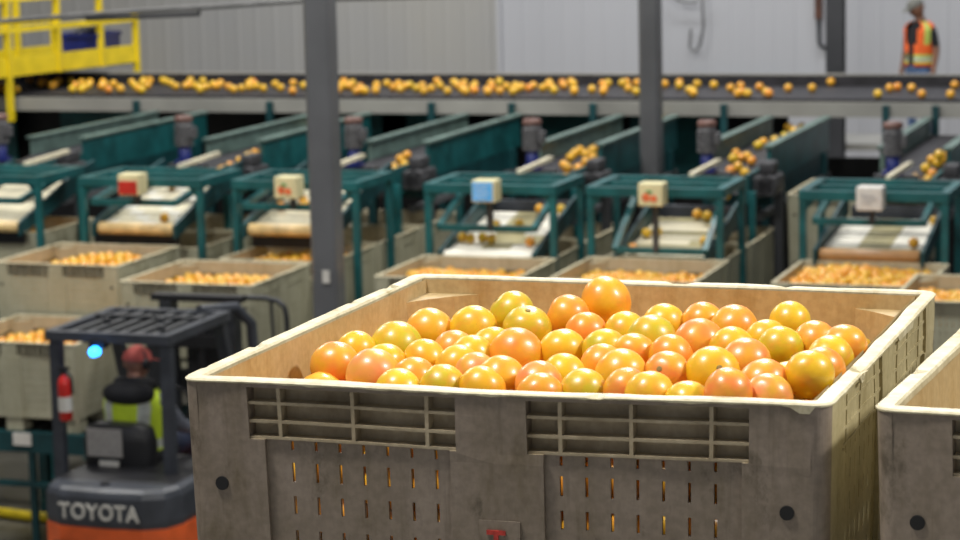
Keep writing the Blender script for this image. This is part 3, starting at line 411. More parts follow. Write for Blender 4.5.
# ------------------------------------------------------------------ camera
cp, cr, cyaw = .1547, -.0229, -.3332
cy_, sy_ = math.cos(cyaw), math.sin(cyaw)
fw = Vector((sy_ * math.cos(cp), cy_ * math.cos(cp), -math.sin(cp))); r0 = Vector((cy_, -sy_, 0)); u0 = r0.cross(fw)
rt = r0 * math.cos(cr) + u0 * math.sin(cr); up = u0 * math.cos(cr) - r0 * math.sin(cr)
camd = bpy.data.cameras.new('camera'); cam = bpy.data.objects.new('camera', camd); col.objects.link(cam)
CAM = Vector((1.9256, -3.8896, H + .8553))
cam.matrix_world = Matrix(((rt.x, up.x, -fw.x, CAM.x), (rt.y, up.y, -fw.y, CAM.y), (rt.z, up.z, -fw.z, CAM.z), (0, 0, 0, 1)))
camd.sensor_width = 36; camd.lens = 90; camd.clip_end = 200
camd.dof.use_dof = True; camd.dof.focus_distance = 4.75; camd.dof.aperture_fstop = 6.0; camd.dof.aperture_blades = 9
bpy.context.scene.camera = cam

# ------------------------------------------------------------------ room
def struct(name, mb, mat, **k):
    o = mb.build(name, mat, **k); o['kind'] = 'structure'; return o
mb = MB(); mb.box(-26, 12, -8, 29.2, -.1, 0); struct('floor', mb, M['floor'])
mb = MB()
x = -26.0; prof = []
while x < 12:
    prof += [(x, 29.0), (x + .16, 29.0), (x + .18, 28.994), (x + .22, 28.994), (x + .24, 29.0)]; x += .30
n = len(prof)
mb.add([(a, b, 0) for a, b in prof] + [(a, b, 10.5) for a, b in prof], [(i, i + 1, n + i + 1, n + i) for i in range(n - 1)])
struct('wall_back', mb, M['wall'])
mb = MB(); mb.box(-9.16, -9.04, 28.95, 29.0, 0, 10.5); struct('trim_1', mb, M['wall'])
mb = MB(); mb.box(-26.2, -26, -8, 29.2, 0, 10.5); struct('wall_left', mb, simple('side_wall_sheet', (.42, .42, .43), .6))
# upper deck the big bins stand on
mb = MB(); mb.box(-.35, 4.2, -5.2, 1.6, H - BH - .16, H - BH - .001)
for px, py in ((-.2, -5), (-.2, 1.45), (4, -5), (4, 1.45)): mb.box(px - .1, px + .1, py - .1, py + .1, 0, H - BH - .16)
struct('floor_upper_deck', mb, M['panelgrey'])
# catwalk behind the conveyor
mb = MB(); mb.box(-8, 6, 25.35, 26.6, H - 2.34, H - 2.26)
for px in (-7.5, -4.5, -1.5, 1.5, 4.5): mb.beam((px, 26, 0), (px, 26, H - 2.42), .12)
struct('floor_catwalk', mb, M['panelgrey'])

def pillar(name, x0, x1, y, d, mat, flange):
    mb = MB(); w = x1 - x0
    mb.box(x0, x1, y, y + .018, 0, 10); mb.box(x0, x1, y + d - .018, y + d, 0, 10)
    mb.box((x0 + x1) / 2 - .01, (x0 + x1) / 2 + .01, y + .018, y + d - .018, 0, 10)
    mb.box(x0 - .06, x1 + .06, y - .06, y + d + .06, 0, .025)
    o = struct(name, mb, mat); return o
def square_pillar(name, x0, x1, y, d, mat):
    mb = MB(); w = x1 - x0; b = .02
    mb.prism([(x0 + b * 1.8, y), (x1 - b, y), (x1, y + b), (x1, y + d - b), (x1 - b, y + d), (x0 + b, y + d), (x0, y + d - b), (x0, y + b * 2.4)], 0.025, 10)
    mb.box(x0 - .08, x1 + .08, y - .08, y + d + .08, 0, .025)
    return struct(name, mb, mat)
p1 = square_pillar('pillar_1', -5.315, -5.095, 13.0, .20, M['pillar'])
square_pillar('pillar_2', -4.196, -3.995, 18.6, .2, M['pillar'])
pillar('pillar_3', -3.61, -3.40, 25.15, .2, M['pillardark'], 1)
mb = MB(); mb.box(-.03, .03, -.004, 0, -.05, .05, .0015); st = mb.build('sticker', M['paper'], None, (-5.175, 12.995, H - 2.02))
tag(st, 'small pale sticker low on the nearest grey steel pillar', 'sticker')

# ------------------------------------------------------------------ lights
def area(name, loc, to, size, energy, colr=(1, 1, 1), sy=None):
    l = bpy.data.lights.new(name, 'AREA'); l.energy = energy; l.color = colr; l.size = size
    if sy: l.shape = 'RECTANGLE'; l.size_y = sy
    o = bpy.data.objects.new(name, l); col.objects.link(o); o.location = loc
    o.rotation_euler = (Vector(to) - Vector(loc)).to_track_quat('-Z', 'Y').to_euler(); return o
FC = Vector((.65, .5, H))
LA = Vector((-.33, -.25, .90)).normalized(); LB = Vector((.76, .10, .64)).normalized()
area('high_bay_lamp', FC + LA * 5.6, FC, .62, 355, (1, .97, .90))
area('high_bay_lamp', FC + LB * 6.2, FC, .55, 330, (1, .97, .90))
area('high_bay_lamp', FC + Vector((-.6, 4.6, 4.6)), FC, 1.2, 260, (1, .97, .90))
for lx, ly, e in ((-10, 10.5, 620), (-3, 11, 520), (-11, 19, 620), (-3.5, 19, 620)):
    area('hall_lamp', (lx, ly, 10.2), (lx, ly + .6, 0), 2.6, e * .9, (1, .98, .93), 1.6)
area('hall_lamp', (-6, 25.6, 10.4), (-6, 29.5, 4.5), 14, 560, (.97, .98, 1), .8)
w = bpy.data.worlds.new('world'); bpy.context.scene.world = w; w.use_nodes = True
w.node_tree.nodes['Background'].inputs[0].default_value = (.55, .57, .62, 1); w.node_tree.nodes['Background'].inputs[1].default_value = .36
bpy.context.scene.view_settings.view_transform = 'Standard'
bpy.context.scene.view_settings.exposure = 0
bpy.context.scene.cycles.max_bounces = 6
bpy.context.scene.cycles.use_denoising = True
bpy.context.scene.cycles.sample_clamp_indirect = 6

# ------------------------------------------------------------------ bins
proto = make_bin()
def place_bin(first, x, y, zrim, rz, label, group='pale plastic harvest bins', sc=1):
    o = first if first is not None else copy_tree(proto)
    h = .6 * sc; ca, sa = math.cos(rz), math.sin(rz)
    o.location = (x + h * ca - h * sa, y + h * sa + h * ca, H + zrim - BH); o.rotation_euler.z = rz; o.scale = (sc, sc, 1)
    tag(o, label, 'bin', group); return o
big = place_bin(proto, 0, 0, 0, 0, 'big worn beige plastic bin heaped with grapefruit, closest of all the bins')
nb = place_bin(None, 1.262, .012, 0, -.053, 'worn bin right beside the big fruit bin, its near edge cut off by the frame', None)
BINS = [  # x, y, rim, rz, fill level, label
    (-8.72, 14.06, -2.165, 0, 'pale bin in front of the red-faced control box, fruit heaped to one side'),
    (-7.24, 13.52, -2.20, 0, 'pale bin of grapefruit raised on the orange forklift'),
    (-6.94, 14.80, -2.20, 0, 'pale bin of grapefruit beneath the filler partly hidden by the near pillar'),
    (-5.20, 14.04, -2.18, 0, 'pale bin beneath the filler with the blue-faced control box'),
    (-3.72, 14.04, -2.155, 0, 'pale bin beneath the filler whose control box shows two printed fruits'),
    (-1.93, 14.08, -2.14, 0, 'pale bin beneath the brown end roller, bright fruit heaped along it'),
    (-.81, 12.85, -2.03, 0, 'pale bin of large grapefruit just behind the far corner of the big bin'),
    (-8.47, 12.80, -2.60, 0, 'low pale bin on the green conveyor left of the forklift'),
    (-8.44, 15.36, -2.20, 0, 'empty pale bin queued behind the bin with fruit heaped to one side'),
    (-8.44, 16.5, -2.20, 0, 'empty pale bin, farther back of the queue at the red-faced filler'),
    (-6.94, 15.95, -2.20, 0, 'empty pale bin queued behind the near pillar'),
    (-6.94, 17.09, -2.20, 0, 'empty pale bin farther back in the queue behind the near pillar'),
    (-5.12, 15.36, -2.20, 0, 'empty pale bin queued under the blue-faced filler'),
    (-5.12, 16.5, -2.20, 0, 'empty pale bin farther back under the blue-faced filler'),
    (-3.67, 15.36, -2.20, 0, 'empty pale bin queued under the filler beside the middle pillar'),
    (-3.67, 16.5, -2.20, 0, 'empty pale bin farther back under the filler beside the middle pillar'),
    (-2.50, 17.45, -1.88, 0, 'tall standing pale bin in the dark gap between two fillers'),
    (-10.04, 15.36, -2.10, 0, 'pale bin under the leftmost filler frame'),
]
bg = [place_bin(None, b[0], b[1], b[2], b[3], b[4], sc=.88 if i in (2, 8, 9, 10, 11, 12, 13, 14, 15, 17) else 1) for i, b in enumerate(BINS)]
proto_kids = {}
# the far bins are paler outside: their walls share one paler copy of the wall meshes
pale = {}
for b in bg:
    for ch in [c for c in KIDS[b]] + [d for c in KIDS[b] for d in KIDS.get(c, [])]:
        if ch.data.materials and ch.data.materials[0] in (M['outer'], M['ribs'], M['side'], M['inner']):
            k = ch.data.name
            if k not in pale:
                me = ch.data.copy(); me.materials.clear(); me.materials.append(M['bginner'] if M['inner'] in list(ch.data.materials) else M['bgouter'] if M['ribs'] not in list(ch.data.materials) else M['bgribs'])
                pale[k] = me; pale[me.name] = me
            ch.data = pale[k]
# the big bin: warped a little out of square, as it stands
CR = [(.006, -.021), (1.186, .02), (1.194, 1.20), (.002, 1.216)]
def warp(p):
    u, v = (p.x + .6) / 1.2, (p.y + .6) / 1.2
    k = 1 if p.z > .2 else 1
    X = (1 - u) * (1 - v) * CR[0][0] + u * (1 - v) * CR[1][0] + u * v * CR[2][0] + (1 - u) * v * CR[3][0]
    Y = (1 - u) * (1 - v) * CR[0][1] + u * (1 - v) * CR[1][1] + u * v * CR[2][1] + (1 - u) * v * CR[3][1]
    bul = 4 * u * (1 - u)
    zz = p.z + (.0035 * noise.noise((p.x * 2.2, p.y * 2.2, .5)) if p.z > .6 else 0)
    return Vector((X - .6, Y - .6, zz))
for ch in KIDS[big] + [d for c in KIDS[big] for d in KIDS.get(c, [])]:
    ch.data = ch.data.copy()
    for v in ch.data.vertices: v.co = warp(v.co)
# red letter on the centre pad of the near wall
def text_mesh(body, size, ext, mats, name, parent, loc, rot, bold=0, sx=1):
    cu = bpy.data.curves.new(name, 'FONT'); cu.body = body; cu.size = size; cu.extrude = ext; cu.align_x = 'CENTER'; cu.align_y = 'CENTER'; cu.offset = bold
    cu.space_character = 1.08
    t = bpy.data.objects.new(name, cu); col.objects.link(t)
    bpy.context.view_layer.update()
    me = bpy.data.meshes.new_from_object(t.evaluated_get(bpy.context.evaluated_depsgraph_get()))
    bpy.data.objects.remove(t)
    for v in me.vertices: v.co.x *= sx
    o = link(name, me, mats, parent, loc); o.rotation_euler = rot; return o
mb = MB(); mb.box(-.038, .038, -.0015, .004, -.09, 0)
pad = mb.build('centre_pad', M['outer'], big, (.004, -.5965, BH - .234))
text_mesh('T', .056, .0012, M['red'], 'lettering', big, (-.002, -.5995, BH - .274), (PI / 2, 0, .0), .0016)

# ------------------------------------------------------------------ grapefruit
def fruit_mesh(k, seg=26, rings=18):
    rnd = random.Random(k); bm = bmesh.new(); bmesh.ops.create_uvsphere(bm, u_segments=seg, v_segments=rings, radius=1)
    el = rnd.uniform(.92, .98)
    for v in bm.verts:
        d = v.co.normalized(); s = 1 + .022 * noise.noise(d * 1.6 + Vector((k * 7, 0, 0)))
        pole = max(0, (d.z - .90) / .10); s -= .055 * pole * pole * (3 - 2 * pole)
        pole = max(0, (-d.z - .95) / .05); s -= .02 * pole
        v.co = Vector((d.x * s, d.y * s, d.z * s * el))
    me = bpy.data.meshes.new('grapefruit'); bm.to_mesh(me); bm.free()
    for p in me.polygons: p.use_smooth = True
    me.materials.append(M['fruit']); return me
FM = [fruit_mesh(k) for k in range(5)]; FMLOW = [fruit_mesh(k, 12, 8) for k in range(3)]
mb = MB(); mb.lathe([(.001, .868), (.06, .872), (.12, .888), (.10, .900), (.03, .896)], n=9)
stem_me = mb.mesh('stem_scar'); stem_me.materials.append(M['stem'])
def tint(key, rnd, j=.06):
    c = TINT[key]; return tuple(max(0.004, x * (1 + rnd.uniform(-j, j))) for x in c) + (1,)
def ordinal(i): return ['first', 'second', 'third', 'fourth', 'fifth', 'sixth', 'seventh', 'eighth', 'ninth', 'tenth', 'eleventh', 'twelfth', 'thirteenth', 'fourteenth', 'fifteenth', 'sixteenth'][i]
ALLF = []     # fruit that is too many to single out: (x, y, z, r)
rows = {}
for i in range(NF):
    y = FPX[i][1]; rows.setdefault(0 if y >= 383 else 1 if y >= 367 else 2 if y >= 351 else 3 if y >= 335 else 4, []).append(i)
rowname = ['front row against the near wall', 'second row from the near wall', 'middle row of the heap', 'fourth row from the near wall', 'back row of the heap']
LOOK = {'y': 'yellow', 'yo': 'yellow grapefruit tinged orange', 'oy': 'orange-yellow', 'yg': 'greenish yellow', 'o': 'orange', 'op': 'pinkish orange', 'p': 'pink-blushed'}
SPECIAL = {16: 'orange-yellow grapefruit perched highest on the heap by the far wall', 20: 'orange grapefruit with a dark reddish bruise facing out, mid heap',
           34: 'yellow grapefruit showing its star-shaped stem scar toward us', 0: 'orange-pink grapefruit nearest the left end wall of the big bin',
           13: 'greenish yellow grapefruit high at the back, left of the highest one'}
SPECIAL.pop(20)
lab = {}
for r, ids in rows.items():
    ids.sort(key=lambda i: FPX[i][0])
    for k, i in enumerate(ids):
        c = LOOK[FPX[i][3]]; c = c if 'grapefruit' in c else c + ' grapefruit'
        lab[i] = f'{c}, {ordinal(k)} from the left in the {rowname[r]}'
lab.update(SPECIAL)
rnd = random.Random(11)
for i in range(len(FPOS)):
    x, y, z = FPOS[i]; r = FRAD[i]
    if i < NF:
        if FPX[i][0] == 373: r *= 1.0
        o = bpy.data.objects.new('grapefruit', FM[i % 5]); col.objects.link(o)
        o.location = (x, y, H + z - .008); o.scale = (r * 1.13, r * 1.13, r * 1.13)
        q = Vector((0, 0, 1)).rotation_difference(Vector((rnd.uniform(-1, 1), rnd.uniform(-.6, 1), rnd.uniform(-1, .6))).normalized())
        if i == 34: q = Vector((0, 0, 1)).rotation_difference((CAM - o.location).normalized() * .85 + rt * .25 + up * .2)
        if i == 14: q = Vector((0, 0, 1)).rotation_difference((CAM - o.location).normalized() * .5 + rt * .05 + up * .8)
        o.rotation_mode = 'QUATERNION'; o.rotation_quaternion = q
        o.color = tint(FPX[i][3], rnd)
        tag(o, lab[i], 'grapefruit', 'grapefruit heaped in the big bin')
        link('stem_scar', stem_me, None, o)
    else:
        ALLF.append((x, y, H + z, r))
# ------------------------------------------------------------------ main overhead conveyor
mc = empty('main_conveyor', (-7, 21.74, 0), 0, 'long black belt conveyor running below the back wall, carrying fruit', 'conveyor')
def at_root(o, r): o.location = -Vector(r.location); return o
mb = MB(); mb.box(-22, 4, 20.981, 22.619, H - 1.380, H - 1.325); at_root(mb.build('belt', M['belt'], mc), mc)
mb = MB(); mb.box(-22, 4, 20.907, 20.972, H - 1.510, H - 1.357); at_root(mb.build('side_panel', M['panelgrey'], mc), mc)
mb = MB(); mb.box(-22, 4, 22.628, 22.665, H - 1.380, H - 1.209)
at_root(mb.build('back_guard', M['belt'], mc), mc)
mb = MB(); mb.box(-22, 4, 22.624, 22.684, H - 1.209, H - 1.191); at_root(mb.build('guard_edge', M['panelgrey'], mc), mc)
mb = MB(); mb.box(-22, -3.45, 22.11, 22.156, .02, H - 1.436); mb.box(-3.45, 4, 22.11, 22.156, .02, H - 2.065); at_root(mb.build('shade_sheet', M['black'], mc), mc)  # black sheets added to stand for the dark open space under the belt
for X in (-14.11, -10.78, -9.11, -7.17, -6.24, -5.32, -3.88, -2.17, -1.66, -0.41):
    mb = MB(); mb.box(X - .035, X + .035, 20.851, 20.907, H - 2.343, H - 1.380); mb.box(X - .05, X + .05, 20.842, 21.277, H - 2.380, H - 2.306); mb.box(X - .05, X + .05, 21.185, 21.277, 0, H - 2.343)
    at_root(mb.build('leg', M['tealdark'], mc), mc)
for X in (-13.37, -11.80, -8.28, -7.63, -5.78, -4.67):
    mb = MB(); mb.box(X - .5, X + .45, 21.832, 21.888, H - 2.250, H - 1.528); at_root(mb.build('teal_panel', M['teal'], mc), mc)
for X in (-8.37, -6.20, -4.58):
    mb = MB(); mb.box(X - .06, X + .06, 20.796, 20.842, H - 1.658, H - 1.510, .01); at_root(mb.build('yellow_bracket', M['yellow'], mc), mc)

# ------------------------------------------------------------------ lane conveyors feeding each filler
LANES = [(-10.5, 'behind the leftmost filler'), (-8.5, 'feeding the filler with the red-faced box'), (-6.75, 'feeding the filler behind the near pillar'),
         (-5.0, 'feeding the filler with the blue-faced box'), (-3.37, 'feeding the filler beside the middle pillar'), (-1.72, 'feeding the rightmost filler')]
def make_lane():
    r = empty('lane_conveyor')
    for x in (0, .60):
        mb = MB(); mb.box(x - .02, x + .02, 17.95, 20.84, -1.84, -1.52)
        if x > .3: mb.box(x - .015, x + .015, 17.0, 17.95, -1.92, -1.66)
        s = mb.build('side_rail', M['teal'] if x > .3 else M['tealpale'], r)
        mb = MB(); mb.box(x - .045, x + .045, 17.92, 20.84, -1.52, -1.49, .006); mb.build('rail_cap', M['tealpale'], s)
    mb = MB(); mb.box(.03, .58, 17.9, 20.84, -1.72, -1.68)
    mb.add([(.03, 17.9, -1.68), (.58, 17.9, -1.68), (.58, 16.75, -1.80), (.03, 16.75, -1.80)], [(0, 3, 2, 1)])
    mb.build('belt', M['belt'], r)
    mb = MB(); mb.box(-.02, .62, 18.0, 20.7, -2.06, -1.84); mb.build('bed', M['tealdark'], r)
    mb = MB(); mb.box(.60, .66, 17.4, 20.7, -2.12, -2.06); mb.build('lower_beam', M['pillar'], r)
    mb = MB(); mb.box(.60, .82, 17.2, 17.62, -1.88, -1.70, .03); mb.box(.64, .78, 17.3, 17.55, -1.70, -1.58, .03); mb.lathe([(.09, 0), (.09, .16)], (.74, 17.2, -1.78), 12, 'y')
    mb.build('drive_box', M['gearbox'], r)
    for (x, y) in ((.02, 17.95), (.80, 17.45), (.02, 20.5), (.62, 20.5)):
        mb = MB(); mb.box(x - .04, x + .04, y - .04, y + .04, -H, -1.84 if y > 17.6 else -1.86); mb.build('leg', M['tealdark'] if (x < .5 or y > 20) else M['pillardark'], r)
    mb = MB(); mb.box(.64, .70, 16.9, 16.96, -H, -1.8); mb.build('leg', M['teal'], r)
    # vertical gear motor
    mt = MB(); prof = [(.065, 0)]
    for k in range(7): prof += [(.092, .01 + k * .03), (.092, .022 + k * .03), (.08, .024 + k * .03), (.08, .036 + k * .03)]
    prof += [(.07, .24), (.07, .26)]
    mt.lathe(prof, (.28, 16.85, -1.45), 16); mt.box(.35, .40, 16.80, 16.9, -1.38, -1.27, .01)
    m_ = mt.build('motor', M['motorgrey'], r)
    mt = MB(); mt.lathe([(.085, 0), (.088, .03), (.075, .05), (.03, .055)], (.28, 16.85, -1.21), 16); mt.build('motor_cap', M['motorcap'], m_)
    mt = MB(); mt.lathe([(.06, 0), (.06, .14), (.045, .15)], (.28, 16.85, -1.60), 14); mt.box(.20, .36, 16.79, 16.91, -1.62, -1.585); mt.build('motor_base', M['blue'], m_)
    mt = MB(); mt.box(.12, .50, 16.80, 16.90, -1.69, -1.62); mt.build('motor_bracket', M['pillardark'], r)
    return r
lane0 = make_lane()
for k, (X, t) in enumerate(LANES):
    r = lane0 if k == 0 else copy_tree(lane0)
    r.location = (X, 0, H); tag(r, 'teal sided lane conveyor with upright grey motor, ' + t, 'conveyor', 'teal lane conveyors')

# ------------------------------------------------------------------ bin fillers
# left x, right x, crossbar z, belt x0, x1, top z at the back, low z at the front, roller material, slat pattern, box x, box kind
UNITS = [
    (-10.1, -8.95, -1.80, -9.95, -9.15, -1.80, -2.04, 'rollercream', 0, None, None, 'leftmost teal filler frame, cut off by the edge of the picture'),
    (-8.49, -7.33, -1.79, -8.34, -7.59, -1.78, -2.03, 'rollercream', 1, -7.91, 'red', 'teal filler frame carrying a cream box with a red face'),
    (-6.98, -5.84, -1.80, -6.86, -6.08, -1.78, -2.01, 'rollercream', 0, -6.40, 'fruit', 'teal filler frame partly hidden by the near pillar, box with printed fruit'),
    (-5.17, -4.05, -1.945, -5.03, -4.24, -2.00, -2.20, 'slatwhite', 2, -4.59, 'blue', 'teal filler frame carrying a cream box with a blue face'),
    (-3.72, -2.61, -2.10, -3.47, -2.76, -2.02, -2.20, 'slatolive', 3, -3.14, 'fruit', 'teal filler frame beside the middle pillar, box with printed fruit and leaf'),
    (-1.92, -.77, -1.82, -1.78, -.97, -1.99, -2.10, 'rollerbrown', 4, -1.34, 'white', 'teal filler frame with plain white box and brown end roller'),
]
for (xl, xr, zc, b0, b1, zt, zl, rm, pat, bx, bk, t) in UNITS:
    r = empty('bin_filler', ((xl + xr) / 2, 15.7, 0), 0, t, 'machine', 'teal bin fillers in a row')
    O = -Vector(r.location)
    def P(name, mb, mat, par=None):
        o = mb.build(name, mat, par or r)
        if par is None: o.location = O
        return o
    zt0 = H - 1.61
    for (x, y) in ((xl, 15.3), (xr, 15.3), (xl, 16.1), (xr, 16.1)):
        mb = MB(); mb.box(x - .028, x + .028, y - .028, y + .028, 0, zt0); mb.box(x - .08, x + .08, y - .08, y + .08, 0, .015); P('leg', mb, M['teal'])
    mb = MB()
    mb.beam((xl - .03, 15.3, zt0), (xr + .03, 15.3, zt0), .075, .075); mb.beam((xl - .03, 16.1, zt0), (xr + .03, 16.1, zt0), .075, .075)
    mb.beam((xl, 15.3, zt0 + .001), (xl, 16.1, zt0 + .001), .075); mb.beam((xr, 15.3, zt0 + .001), (xr, 16.1, zt0 + .001), .075)
    mb.beam((xl, 15.78, zt0 - .002), (xr, 15.78, zt0 - .002), .06)
    # corner gussets
    for x, s in ((xl, 1), (xr, -1)):
        mb.add([(x, 15.29, zt0), (x + s * .14, 15.29, zt0), (x, 15.29, zt0 - .16), (x, 15.31, zt0), (x + s * .14, 15.31, zt0), (x, 15.31, zt0 - .16)], [(0, 1, 2), (3, 5, 4), (1, 4, 5, 2)])
    P('top_frame', mb, M['teal'])
    mb = MB(); mb.beam((b0 - .02, 15.27, H + zc), (b1 + .02, 15.27, H + zc), .055, .05); P('crossbar', mb, M['teal'])
    for x in (b0 - .03, b1 + .03):
        mb = MB()
        z1, z2 = H + zl, H + zt
        x1, x2 = x - .015, x + .015
        q = [(15.22, z1 - .07), (16.7, z2 + .05), (16.7, z2 + .22), (16.35, z2 + .16), (15.22, z1 + .05)]
        mb.add([(x1, y, z) for y, z in q] + [(x2, y, z) for y, z in q], [(4, 3, 2, 1, 0), (5, 6, 7, 8, 9)] + [(i, (i + 1) % 5, 5 + (i + 1) % 5, 5 + i) for i in range(5)])
        P('side_plate', mb, M['tealdark'])
        mb = MB(); mb.beam((x, 15.25, H + zc), (x, 16.05, zt0 - .05), .05, .05); P('brace', mb, M['teal'])
    # slatted belt
    mb = MB(); ns = 9
    for k in range(ns):
        f0 = k / ns; f1 = (k + .80) / ns
        y0 = 15.36 + 1.2 * f0; y1 = 15.36 + 1.2 * f1; z0 = H + zl + .03 + (zt - zl) * f0; z1 = H + zl + .03 + (zt - zl) * f1
        nseg = 6
        for j in range(nseg):
            xa = b0 + (b1 - b0) * j / nseg; xb = b0 + (b1 - b0) * (j + 1) / nseg
            mid = 2 <= j <= 3
            if pat == 0: mb.mi = 0
            elif pat == 1: mb.mi = 1 if (j + k) % 3 == 0 else 0
            elif pat == 2: mb.mi = 2 if (mid and k > 0) or (j >= 3 and 1 < k < 4) else 1
            elif pat == 3: mb.mi = 2 if k % 3 == 2 else 0 if j < 4 else 2 if k % 2 else 0
            else: mb.mi = 2 if (mid or k == 0) else 1
            mb.add([(xa, y0, z0 - .03), (xb, y0, z0 - .03), (xb, y1, z1 - .03), (xa, y1, z1 - .03), (xa, y0, z0), (xb, y0, z0), (xb, y1, z1), (xa, y1, z1)],
                   [(4, 5, 6, 7), (0, 1, 5, 4), (3, 7, 6, 2), (0, 3, 2, 1)])
    P('slat_belt', mb, [M['slat'], M['slatwhite'], M['slatolive']])
    mb = MB(); mb.lathe([(.045, b0), (.055, b0 + .01), (.055, b1 - .01), (.045, b1)], (0, 15.30, H + zl), 16, 'x'); P('end_roller', mb, M[rm])
    mb = MB(); mb.box(b0, b1, 15.34, 15.40, H + zl - .16, H + zl - .06); P('drop_flap', mb, M['black'])
    mb = MB(); mb.beam((b0 + .42, 16.1, zt0 + .05), (b0 + .50, 16.8, zt0 + .10), .045, .035); P('guide_rail', mb, M['slat'])
    mb = MB(); mb.box(b0 + .02, b1 - .02, 16.62, 16.70, H + zt - .1, H + zt + .12)
    P('back_plate', mb, M['charcoal'])
    if bx is not None:
        mb = MB(); mb.box(bx - .02, bx + .02, 15.20, 15.26, H + zc, H - 1.62); P('box_post', mb, M['pillardark'])
        zb = H - 1.60
        mb = MB(); mb.box(bx - .105, bx + .105, 15.06, 15.24, zb - .10, zb + .09, .014)
        b = P('control_box', mb, M['boxwhite'] if bk == 'white' else M['boxcream'])
        if bk in ('red', 'blue'):
            mb = MB(); mb.box(bx - .095, bx + .085, 15.052, 15.062, zb - (.09 if bk == 'red' else .085), zb + (.03 if bk == 'red' else .075), .004)
            f = P('screen', mb, M['screen' + bk], b); tag(f, bk + ' face')
            if bk == 'blue':
                mb = MB()
                for k in range(4): mb.box(bx - .07, bx + .05 - .02 * (k % 2), 15.049, 15.0525, zb + .05 - k * .035, zb + .056 - k * .035)
                P('screen_lines', mb, M['white'], b)
        elif bk == 'fruit':
            mb = MB(); mb.lathe([(.001, 15.05), (.034, 15.052), (.036, 15.06)], (bx - .035, zb - .015, 0), 14, 'y')
            # lathe about y puts z in place of y
            mb.v = [(x, y, z) for x, y, z in mb.v]
            mb2 = MB()
            for (dx, dz, rr) in ((-.035, -.025, .036), (.03, -.035, .030)):
                n = 14; mb2.add([(bx + dx + rr * math.cos(2 * PI * i / n), 15.055, zb + dz + rr * math.sin(2 * PI * i / n)) for i in range(n)], [list(range(n))])
            P('printed_fruit', mb2, M['fruitpic'], b)
            mb2 = MB(); n = 10; mb2.add([(bx - .01 + .03 * math.cos(2 * PI * i / n), 15.054, zb + .022 + .012 * math.sin(2 * PI * i / n)) for i in range(n)], [list(range(n))])
            P('printed_leaf', mb2, M['leafpic'], b)
        else:
            mb2 = MB()
            for k, (w0, w1) in enumerate(((-.07, .05), (-.05, .07), (-.06, .02))): mb2.box(bx + w0, bx + w1, 15.054, 15.0575, zb + .02 - k * .03, zb + .026 - k * .03)
            P('faint_writing', mb2, M['scribble'], b)

# teal stands the bins wait on
def stand(x0, x1, y0, y1, zt, label):
    r = empty('bin_stand', ((x0 + x1) / 2, (y0 + y1) / 2, 0), 0, label, 'stand', 'teal bin stands'); O = -Vector(r.location)
    mb = MB(); mb.box(x0, x0 + .07, y0, y1, zt - .14, zt - .002); mb.box(x1 - .07, x1, y0, y1, zt - .14, zt - .002); mb.box(x0 + .07, x1 - .07, y0, y0 + .06, zt - .14, zt - .02); mb.box(x0 + .07, x1 - .07, y1 - .06, y1, zt - .14, zt - .02)
    y = y0 + .15
    while y < y1 - .1: mb.lathe([(.03, x0 + .07), (.03, x1 - .07)], (0, y, zt - .045), 8, 'x'); y += .2
    mb.build('roller_deck', M['tealdark'], r).location = O
    for x in (x0 + .05, x1 - .05):
        for y in (y0 + .05, y1 - .05):
            mb = MB(); mb.box(x - .04, x + .04, y - .04, y + .04, 0, zt - .14); mb.build('leg', M['tealdark'], r).location = O
    return r
BZ = H - 2.20 - BH
stand(-8.42, -7.40, 14.1, 17.5, H - 2.20 - BH, 'teal stand under the bins in front of the red-faced control box')
stand(-6.92, -5.90, 14.85, 18.1, BZ, 'teal stand under the bins behind the near pillar')
stand(-5.10, -4.12, 14.1, 17.5, BZ, 'teal stand under the bins of the blue-faced filler')
stand(-3.65, -2.68, 14.1, 17.5, BZ, 'teal stand under the bins beside the middle pillar')
stand(-1.91, -.76, 14.12, 15.2, H - 2.13 - BH, 'teal stand under the bin below the brown end roller')
stand(-2.48, -1.34, 17.5, 18.6, H - 1.88 - BH, 'teal stand under the bin in the dark gap')
stand(-.79, .37, 12.88, 14.02, H - 2.03 - BH, 'teal stand under the bin just behind the big bin')
stand(-10.02, -9.0, 15.4, 16.4, H - 2.10 - BH, 'teal stand under the leftmost filler')
lc = empty('bin_conveyor', (-8.4, 13.4, 0), 0, 'long green conveyor table carrying the low bin left of the forklift', 'conveyor'); O = -Vector(lc.location)
mb = MB(); mb.box(-10.4, -6.9, 12.78, 12.86, H - 3.50, H - 3.335); mb.box(-10.4, -6.9, 14.0, 14.08, H - 3.50, H - 3.335)
mb.build('side_beam', M['tealdark'], lc).location = O
mb = MB(); x = -10.3
while x < -6.95: mb.lathe([(.035, 12.86), (.035, 14.0)], (x, 0, H - 3.375), 8, 'y'); x += .16
rb = mb.build('rollers', M['dark'], lc); rb.location = O
mb = MB(); mb.box(-10.4, -6.9, 12.79, 12.85, H - 3.79, H - 3.75); mb.build('lower_rail', M['tealdark'], lc).location = O
for x in (-10.2, -7.72):
    for y in (12.82, 14.04):
        mb = MB(); mb.box(x - .025, x + .025, y - .025, y + .025, 0, H - 3.50); mb.build('leg', M['tealdark'], lc).location = O
mb = MB(); mb.box(-7.86, -7.70, 12.765, 12.779, H - 3.44, H - 3.34); tg = mb.build('paper_tag', M['paper'], lc); tg.location = O; tag(tg, 'white paper tag')

